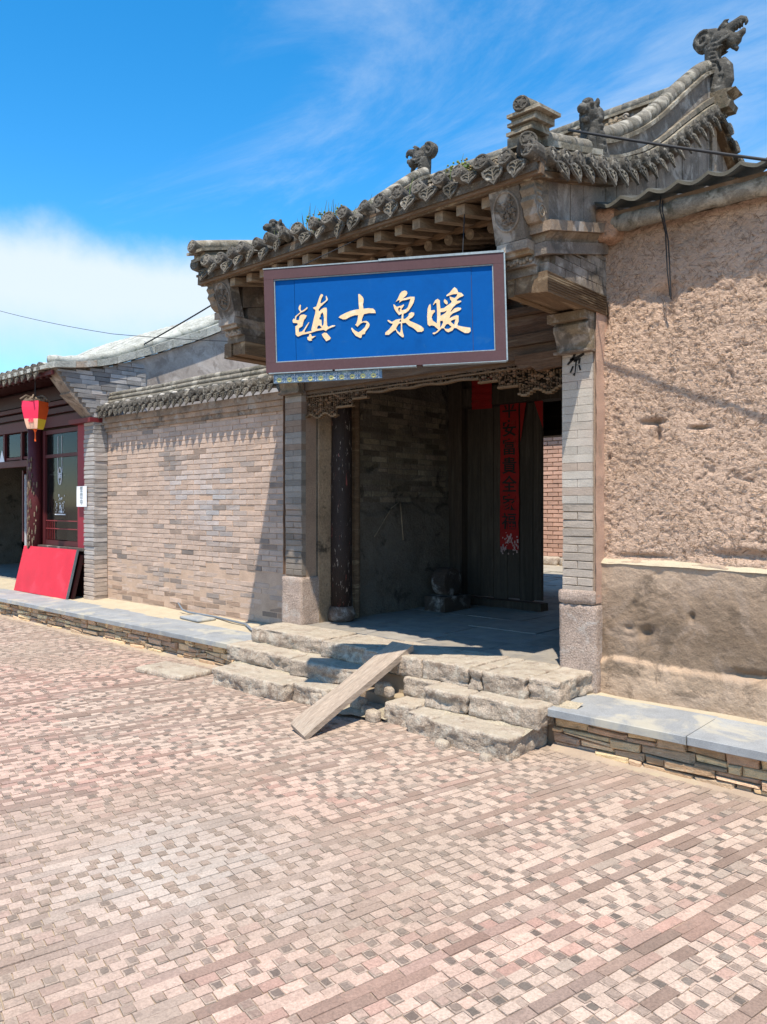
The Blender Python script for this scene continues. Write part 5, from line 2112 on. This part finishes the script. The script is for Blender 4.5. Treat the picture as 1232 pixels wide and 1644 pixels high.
# roof: slope, verge band, eave tiles
m = MB()
m.ribbon(-17.5, -10.12, arange(4.55, 9.0, 30), lambda y: G(y), lambda y: G(y) + .05)
SR = m.build('shop_roof', 'shoproof', SH)
y = 4.62
items = []
while y < 8.6:
    m = MB()
    L = .30
    g_ = U(.8, 1.2)
    tt = (g_, g_, g_) if y > 5.0 or y < 4.75 else (g_ * 1.0, g_ * .8, g_ * .7)
    m.ribbon(-10.35, -10.03, [y, y + L / 2, y + L - .006], lambda q: G(q) + .004, lambda q: G(q) + .085 + min(.05, max(0, (q - 5) * .03)), tt)
    items.append(m)
    y += L
pieces(items, 'verge_tile', 'shoproof', SR)
m = MB()
m.tube([(-10.2, q, G(q) + .12 + min(.05, max(0, (q - 5) * .03))) for q in arange(4.62, 8.6, 40)], [.062 + .010 * math.sin(i * 2.3) for i in range(41)], 10)
m.build('verge_round', 'shoproof', SR, True)
for k in range(30):
    x = -10.36 - k * .205
    m = MB()
    pts, rr_ = [], []
    yy = 4.58
    while yy < 8.6:
        for q, rad in ((0, .062), (.2, .056), (.205, .050)):
            pts.append((x, yy + q, G(yy + q) + .045))
            rr_.append(rad)
        yy += .22
    m.tube(pts, rr_, 8, tint=(U(.8, 1.1),) * 3)
    m.build('tile_row', 'shoproof', SR, True)
    place(CAP, 'eave_tile', SR, (x, 4.56, G(4.58) + .045), U(-.1, .1), -.15, U(0, 6), 1.1)
    place(LEAF, 'drip_tile', SR, (x - .1, 4.57, G(4.58) - .005), U(-.1, .1), -.25, 0, 1.0)
# eave woodwork
m = MB()
m.box(-17.5, -10.12, 4.62, 4.66, 3.33, 3.385, (.9, .9, .9))
m.build('eave_board', 'redpaint', SH)
items = []
for k in range(34):
    x = -10.35 - k * .18
    m = MB()
    m.hexa([(x - .03, 4.66, 3.31), (x + .03, 4.66, 3.31), (x + .03, 5.5, 3.42), (x - .03, 5.5, 3.42), (x - .03, 4.66, 3.37), (x + .03, 4.66, 3.37), (x + .03, 5.5, 3.48), (x - .03, 5.5, 3.48)], (.5, .5, .5))
    items.append(m)
pieces(items, 'rafter', 'redpaint', SH)
for (y0, y1, z0, z1, s) in ((5.26, 5.36, 2.76, 2.92, 1.0), (5.22, 5.34, 2.95, 3.03, .6), (5.18, 5.34, 3.06, 3.12, .8), (5.20, 5.36, 3.14, 3.34, .35), (5.30, 5.5, 2.93, 3.5, .3)):
    MB().box(-17.5, -10.40, y0, y1, z0, z1, (s, s, s)).build('facade_beam', 'redpaint', SH)
# end beam head over the pier
MB().box(-10.72, -10.09, 5.14, 5.40, 2.735, 2.80 - .002, (1.9, 1.6, 1.6)).build('beam_head', 'redpaint', SH)
# end post, round column, window, door
MB().box(-10.64, -10.40, 5.24, 5.36, .95, 2.73, (3.2, 1.0, 2.0)).build('end_post', 'redpaint', SH)
m = MB()
m.tube([(-11.98, 5.22, .27), (-11.98, 5.22, 3.1)], .11, 16)
cl_ = m.build('column', 'redpaint', SH, True)
m = MB()
for _ in range(70):
    a, z = U(-2.4, -.2), U(.9, 2.3)
    p = Vector((-11.98 + .113 * math.cos(a), 5.22 + .113 * math.sin(a), z))
    m.ell(p, (.014, .010, U(.015, .06)), 6, 4, (U(.6, 1.2),) * 3)
m.build('peeled_patch', 'wood', cl_)['kind'] = 'stuff'
wn = MB()
for b in ((-11.84, -11.76, .98, 2.72), (-10.72, -10.655, .98, 2.72)):
    wn.box(b[0], b[1], 5.27, 5.34, b[2], b[3])
for z0, z1 in ((.98, 1.05), (2.30, 2.35), (2.66, 2.72)):
    wn.box(-11.755, -10.725, 5.275, 5.335, z0, z1)
wf = wn.build('window', 'redpaint', SH)
MB().box(-11.755, -10.725, 5.300, 5.304, 1.06, 2.655).build('pane', 'glass', wf)
m = MB()
for z in (1.22, 1.34):
    m.box(-11.755, -10.725, 5.282, 5.292, z, z + .014, (3, 2.5, 2.4))
for k in range(4):
    m.box(-11.70 + k * .07, -11.69 + k * .07, 5.282, 5.292, 1.06, 1.35, (2, 1.5, 1.4))
m.build('lattice_bar', 'redpaint', wf)
m = MB()
cx, cz = -11.32, 2.02
m.tube([(cx + .055 * math.cos(a), 5.296, cz + .13 * math.sin(a)) for a in arange(0, 6.283, 24)], .006, 5)
for s in (-1, 1):
    m.tube([(cx + s * .07, 5.296, cz + .05), (cx + s * .06, 5.296, 2.62)], .0035, 4)
m.box(cx - .16, cx + .18, 5.292, 5.297, 1.435, 1.45)
for k in range(26):
    x, z = cx + .02 + R.gauss(0, .035), 1.47 + abs(R.gauss(0, .13))
    m.ell((x, 5.297, z), (U(.006, .018), .002, U(.008, .025)), 6, 4)
for s in (-1, 1):
    for k in range(6):
        m.ell((cx + s * .12 + U(-.02, .02), 5.297, 1.48 + k * .03), (U(.006, .016), .002, .010), 6, 4)
dec = m.build('window_decal', 'white', wf)
text_mesh('茶', .09, 'decal_character', 'white', wf, Matrix.Translation((cx, 5.294, cz)) @ Matrix.Rotation(math.radians(90), 4, 'X'))
# dado below the window, door surround, door leaf, dark interior
MB().box(-11.86, -10.40, 5.27, 5.36, .25, .975, (.6, .6, .6)).build('dado', 'redpaint', SH)
MB().box(-11.86, -10.39, 5.20, 5.40, .93, .972, (.55, .5, .5)).build('sill', 'greystone', SH)
MB().box(-17.5, -12.08, 5.26, 5.35, 2.20, 2.30, (1, .8, .8)).build('door_head', 'redpaint', SH)
MB().box(-17.5, -12.08, 5.29, 5.33, 2.32, 2.36, (1.4, 1.2, 1.2)).build('transom_rail', 'redpaint', SH)
for x in (-12.62, -13.3, -14.4, -15.5):
    MB().box(x - .03, x + .03, 5.27, 5.34, 2.30, 2.75).build('transom_bar', 'redpaint', SH)
MB().box(-17.4, -12.09, 5.31, 5.313, 2.37, 2.74).build('transom_pane', 'glass', SH)
m = MB()
m.box(-12.42, -12.09, 5.27, 5.33, .27, .95, (.9, .8, .8))
m.box(-12.42, -12.38, 5.27, 5.33, .95, 2.2)
m.box(-12.13, -12.09, 5.27, 5.33, .95, 2.2)
sd_ = m.build('side_light', 'redpaint', SH)
MB().box(-12.38, -12.13, 5.30, 5.303, .96, 2.19).build('pane', 'glass', sd_)
m = MB()
for b in ((-12.375, -12.365, .98, 2.17), (-12.145, -12.135, .98, 2.17)):
    m.box(b[0], b[1], 5.288, 5.297, b[2], b[3])
m.box(-12.365, -12.145, 5.288, 5.297, 2.155, 2.17)
for k in range(40):
    m.ell((-12.255 + R.gauss(0, .04), 5.296, 1.45 + U(0, .5)), (U(.008, .025), .002, U(.01, .05)), 6, 4)
m.build('white_decal', 'white', sd_)
m = MB()
m.box(-12.37, -12.15, 5.285, 5.289, 1.14, 1.42)
m.build('notice', 'white', sd_)
m = MB()
m.box(-12.90, -12.86, 5.40, 6.15, .5, 2.15)
m.box(-12.90, -12.86, 5.40, 6.15, .30, .98, (.6, .5, .5))
m.build('open_door', 'redpaint', SH)
m = MB()
m.box(-12.85, -12.84, 5.42, 5.45, .40, 2.1)
m.box(-12.85, -12.84, 5.42, 6.1, 2.08, 2.1)
m.build('door_trim', 'white', SH)
# shell of the room so that it stays dark
sh = MB()
sh.box(-17.5, -10.37, 8.0, 8.1, .2, 4.3)
sh.box(-17.6, -17.5, 5.3, 8.1, .2, 4.3)
sh.build('rear_wall', 'sooty', SH)
MB().box(-17.5, -10.37, 5.4, 8.0, .2, .275).build('shop_floor', 'floor', SH)
MB().box(-17.5, -10.37, 5.37, 8.0, 3.2, 3.24).build('ceiling', 'sooty', SH)
# furniture glimpsed inside
fu = empty('wooden_chair', (-12.2, 6.3, .275), 'wooden chair just inside the open shop door', 'chair')
m = MB()
m.box(-12.42, -12.0, 6.1, 6.5, .70, .73, (1.5, 1.2, .9))
m.build('seat', 'wood', fu)
for x, y in ((-12.4, 6.12), (-12.02, 6.12), (-12.4, 6.48), (-12.02, 6.48)):
    MB().box(x - .018, x + .018, y - .018, y + .018, .275, .70 if y < 6.3 else 1.2, (1.5, 1.2, .9)).build('leg', 'wood', fu)
m = MB()
m.box(-12.4, -12.0, 6.47, 6.49, .95, 1.2, (1.5, 1.2, .9))
m.build('backrest', 'wood', fu)
fu = empty('window_chair', (-11.0, 5.8, .275), 'pale wooden chair back seen low through the shop window', 'chair')
MB().box(-11.15, -10.85, 5.62, 5.66, .9, 1.55, (2.6, 2.2, 1.7), .004).build('backrest', 'wood', fu)
MB().box(-11.15, -10.85, 5.66, 6.0, .72, .76, (2.6, 2.2, 1.7)).build('seat', 'wood', fu)
for x in (-11.13, -10.87):
    for y in (5.64, 5.98):
        MB().box(x - .02, x + .02, y - .02, y + .02, .275, .72, (2.2, 1.9, 1.5)).build('leg', 'wood', fu)
# notice on the end post
o = MB().box(-10.56, -10.27, 5.182, 5.188, 1.56, 1.85).build('wall_notice', 'white', None)
tag(o, 'white paper notice with blue writing beside the brick pier', 'notice')
for k, ch in enumerate('營業中'):
    text_mesh(ch, .085, 'notice_character', 'steelblue', o, Matrix.Translation((-10.415, 5.180, 1.80 - k * .09)) @ Matrix.Rotation(math.radians(90), 4, 'X'), .001)

# red board leaning against the dado
rb = empty('leaning_board', (-11.3, 5.0, .275), 'large bright red panel leaning below the shop window', 'board')
Mb = Matrix.Translation((-11.30, 4.965, .272)) @ Matrix.Rotation(math.radians(-13), 4, 'X')
m = MB()
m.box(-.86, .86, 0, .02, .0, .70)
o = m.build('red_face', 'brightred', rb)
setparent(o, rb, Mb)
m = MB()
m.box(-.86, .86, .021, .035, .0, .70, (.6, .6, .6))
m.box(.861, .866, .0, .035, .0, .70, (.5, .5, .5))
o = m.build('board_backing', 'steelblue', rb)
setparent(o, rb, Mb)
m = MB()
m.box(-.80, .9, .075, .11, .0, .64, (.25, .2, .2))
o = m.build('second_panel', 'redpaint', rb)
setparent(o, rb, Mb)

# lantern
LN = empty('red_lantern', (-10.75, 4.68, 2.62), 'tapered palace lantern, red above cream, hanging from the shop eave', 'lantern')
lx, ly, z0, z1 = -10.75, 4.68, 2.64, 3.02
n_ = 4
rb0, rt0 = .105, .175


def lz(z):
    t = (z - z0) / (z1 - z0)
    return rb0 + (rt0 - rb0) * min(1, t * 1.35) ** .8


for k in range(n_):
    a0 = math.radians(-55 + k * 90 - 45)
    a1 = a0 + math.radians(90)
    red_t = [(.50, .72), (.45, .70)][k % 2]
    side = (k in (1, 3))
    for (ta, tb, mat) in ((0, .36, 'lantern_yellow' if side else 'lantern_cream'), (.36, 1.0, 'lantern_orange' if side else 'lantern_red')):
        m = MB()
        vs = []
        for t in arange(ta, tb, 6):
            z = z0 + (z1 - z0) * t
            r = lz(z)
            for a in (a0, a1):
                vs.append((lx + r * math.cos(a), ly + r * math.sin(a), z))
        m.add(vs, [(2 * i, 2 * i + 1, 2 * i + 3, 2 * i + 2) for i in range(6)])
        m.build('lantern_panel', mat, LN)
m = MB()
m.tube([(lx, ly, z1 + .0), (lx, ly, z1 + .03)], .15, 6)
m.tube([(lx, ly, z1 + .03), (lx, ly, z1 + .07)], [.10, .06], 8)
for k in range(6):
    a = math.radians(-125 + k * 60 - 30)
    m.tube([(lx, ly, z1 + .05), (lx + .12 * math.cos(a), ly + .12 * math.sin(a), z1 + .08), (lx + .2 * math.cos(a), ly + .2 * math.sin(a), z1 + .02)], .012, 5)
m.build('lantern_crown', 'wood', LN)
m = MB()
m.tube([(lx, ly, z1 + .05), (lx, ly, 3.36)], .006, 5)
m.build('hanging_cord', 'wire', LN)
m = MB()
m.tube([(lx, ly, z0), (lx, ly, z0 - .05), (lx + .005, ly, z0 - .17)], [.03, .008, .012], 6)
m.build('tassel', 'lantern_orange', LN)
for k, ch in enumerate('福'):
    a = math.radians(-55)
    text_mesh(ch, .085, 'lantern_character', 'lantern_red', LN, Matrix.Translation((lx + .110 * math.cos(a), ly + .110 * math.sin(a), 2.755)) @ Matrix.Rotation(a + math.radians(90), 4, 'Z') @ Matrix.Rotation(math.radians(79), 4, 'X'))
# second white pennant near the door
m = MB()
m.prism([(-13.05, 2.28), (-12.86, 2.28), (-12.95, 2.47)], 5.10, 5.105, 'y')
o = m.build('pennant', 'white')
tag(o, 'small white and pink triangular pennant over the shop door', 'pennant')

# ------------------------------------------------------------------ courtyard seen through the door
m = MB()
m.box(-12.5, -1.0, 8.8, 22, .0, .385)
cy = m.build('courtyard', 'dirt')
tag(cy, kind='structure')
items = []
y = 8.85
while y < 13.2:
    h = U(.3, .6)
    x = -9.0
    while x < -3.5:
        L = U(.4, .8)
        m = MB()
        c = U(.9, 1.3)
        m.box(x, x + L - .02, y, y + h - .02, .36, .40 + U(0, .008), (c * 1.2, c * 1.15, c), .006)
        items.append(m)
        x += L
    y += h
pieces(items, 'flagstone', 'floor', cy, 300)
CW = empty('courtyard_wall', (-7, 13.8, .38), 'sunlit reddish brick wall seen through the open doorway', 'wall')
MB().box(-13, -1, 13.74, 14.1, .38, 3.15, (1, .85, .7)).build('wall_core', 'mortar', CW)
items = []
z = .55
r_ = 0
while z < 3.1:
    x = -8.9 - (.12 if r_ % 2 else 0)
    while x < -3.0:
        m = MB()
        s = U(.85, 1.1)
        m.fbox(x, x + .232, 13.70 + U(0, .006), 13.75, z, z + .072, (.50 * s, .30 * s, .22 * s), ch=.004, j=.003)
        items.append(m)
        x += .246
    z += .086
    r_ += 1
pieces(items, 'brick', 'redbrick', CW, 300, 'brick_rest')
sd = 91
for x in (-8.7, -8.1, -7.55, -7.0, -6.5):
    sd += 1
    rock(x, x + .5, 13.5, 13.75, .36, .55, .06, .04, .02, sd, 5).build('footing_stone', 'granite', CW, True)
m = MB()
m.box(-13, -1, 13.55, 14.2, 3.152, 3.22, (.6, .55, .5))
m.build('coping', 'tile', CW)

# ------------------------------------------------------------------ cables
def cable(name, pts, rad, label):
    P = []
    for i in range(len(pts) - 1):
        a, b = Vector(pts[i]), Vector(pts[i + 1])
        for t in arange(0, 1, 10)[:-1]:
            P.append(a.lerp(b, t))
    P.append(Vector(pts[-1]))
    L = (P[-1] - P[0]).length
    for i, p in enumerate(P):
        t = i / (len(P) - 1)
        p.z -= .012 * L * 4 * t * (1 - t)
    m = MB().tube(P, rad, 6)
    o = m.build(name, 'wire', None, True)
    return tag(o, label, 'cable')


cable('power_cable', [(-2.50, 4.60, 4.08), (-1.07, 4.62, 3.49), (.2, 4.72, 3.02), (3.2, 5.0, 2.75)], .009, 'thick black cable slung from the gateway roof over the mud wall')
cable('power_cable', [(-11.9, 6.0, 3.80), (-10.3, 6.0, 3.98), (-8.41, 6.0, 4.30), (-5.93, 6.0, 4.40)], .010, 'black cable between the shop roof and the gateway eave')
cable('thin_wire', [(-16.5, 6.3, 5.6), (-11.07, 6.0, 4.36), (-5.9, 6.0, 3.35)], .005, 'thin wire high across the sky behind the black cable')
print('objects', len(bpy.data.objects), 'tris', sum(len(m.polygons) * 2 for m in bpy.data.meshes))
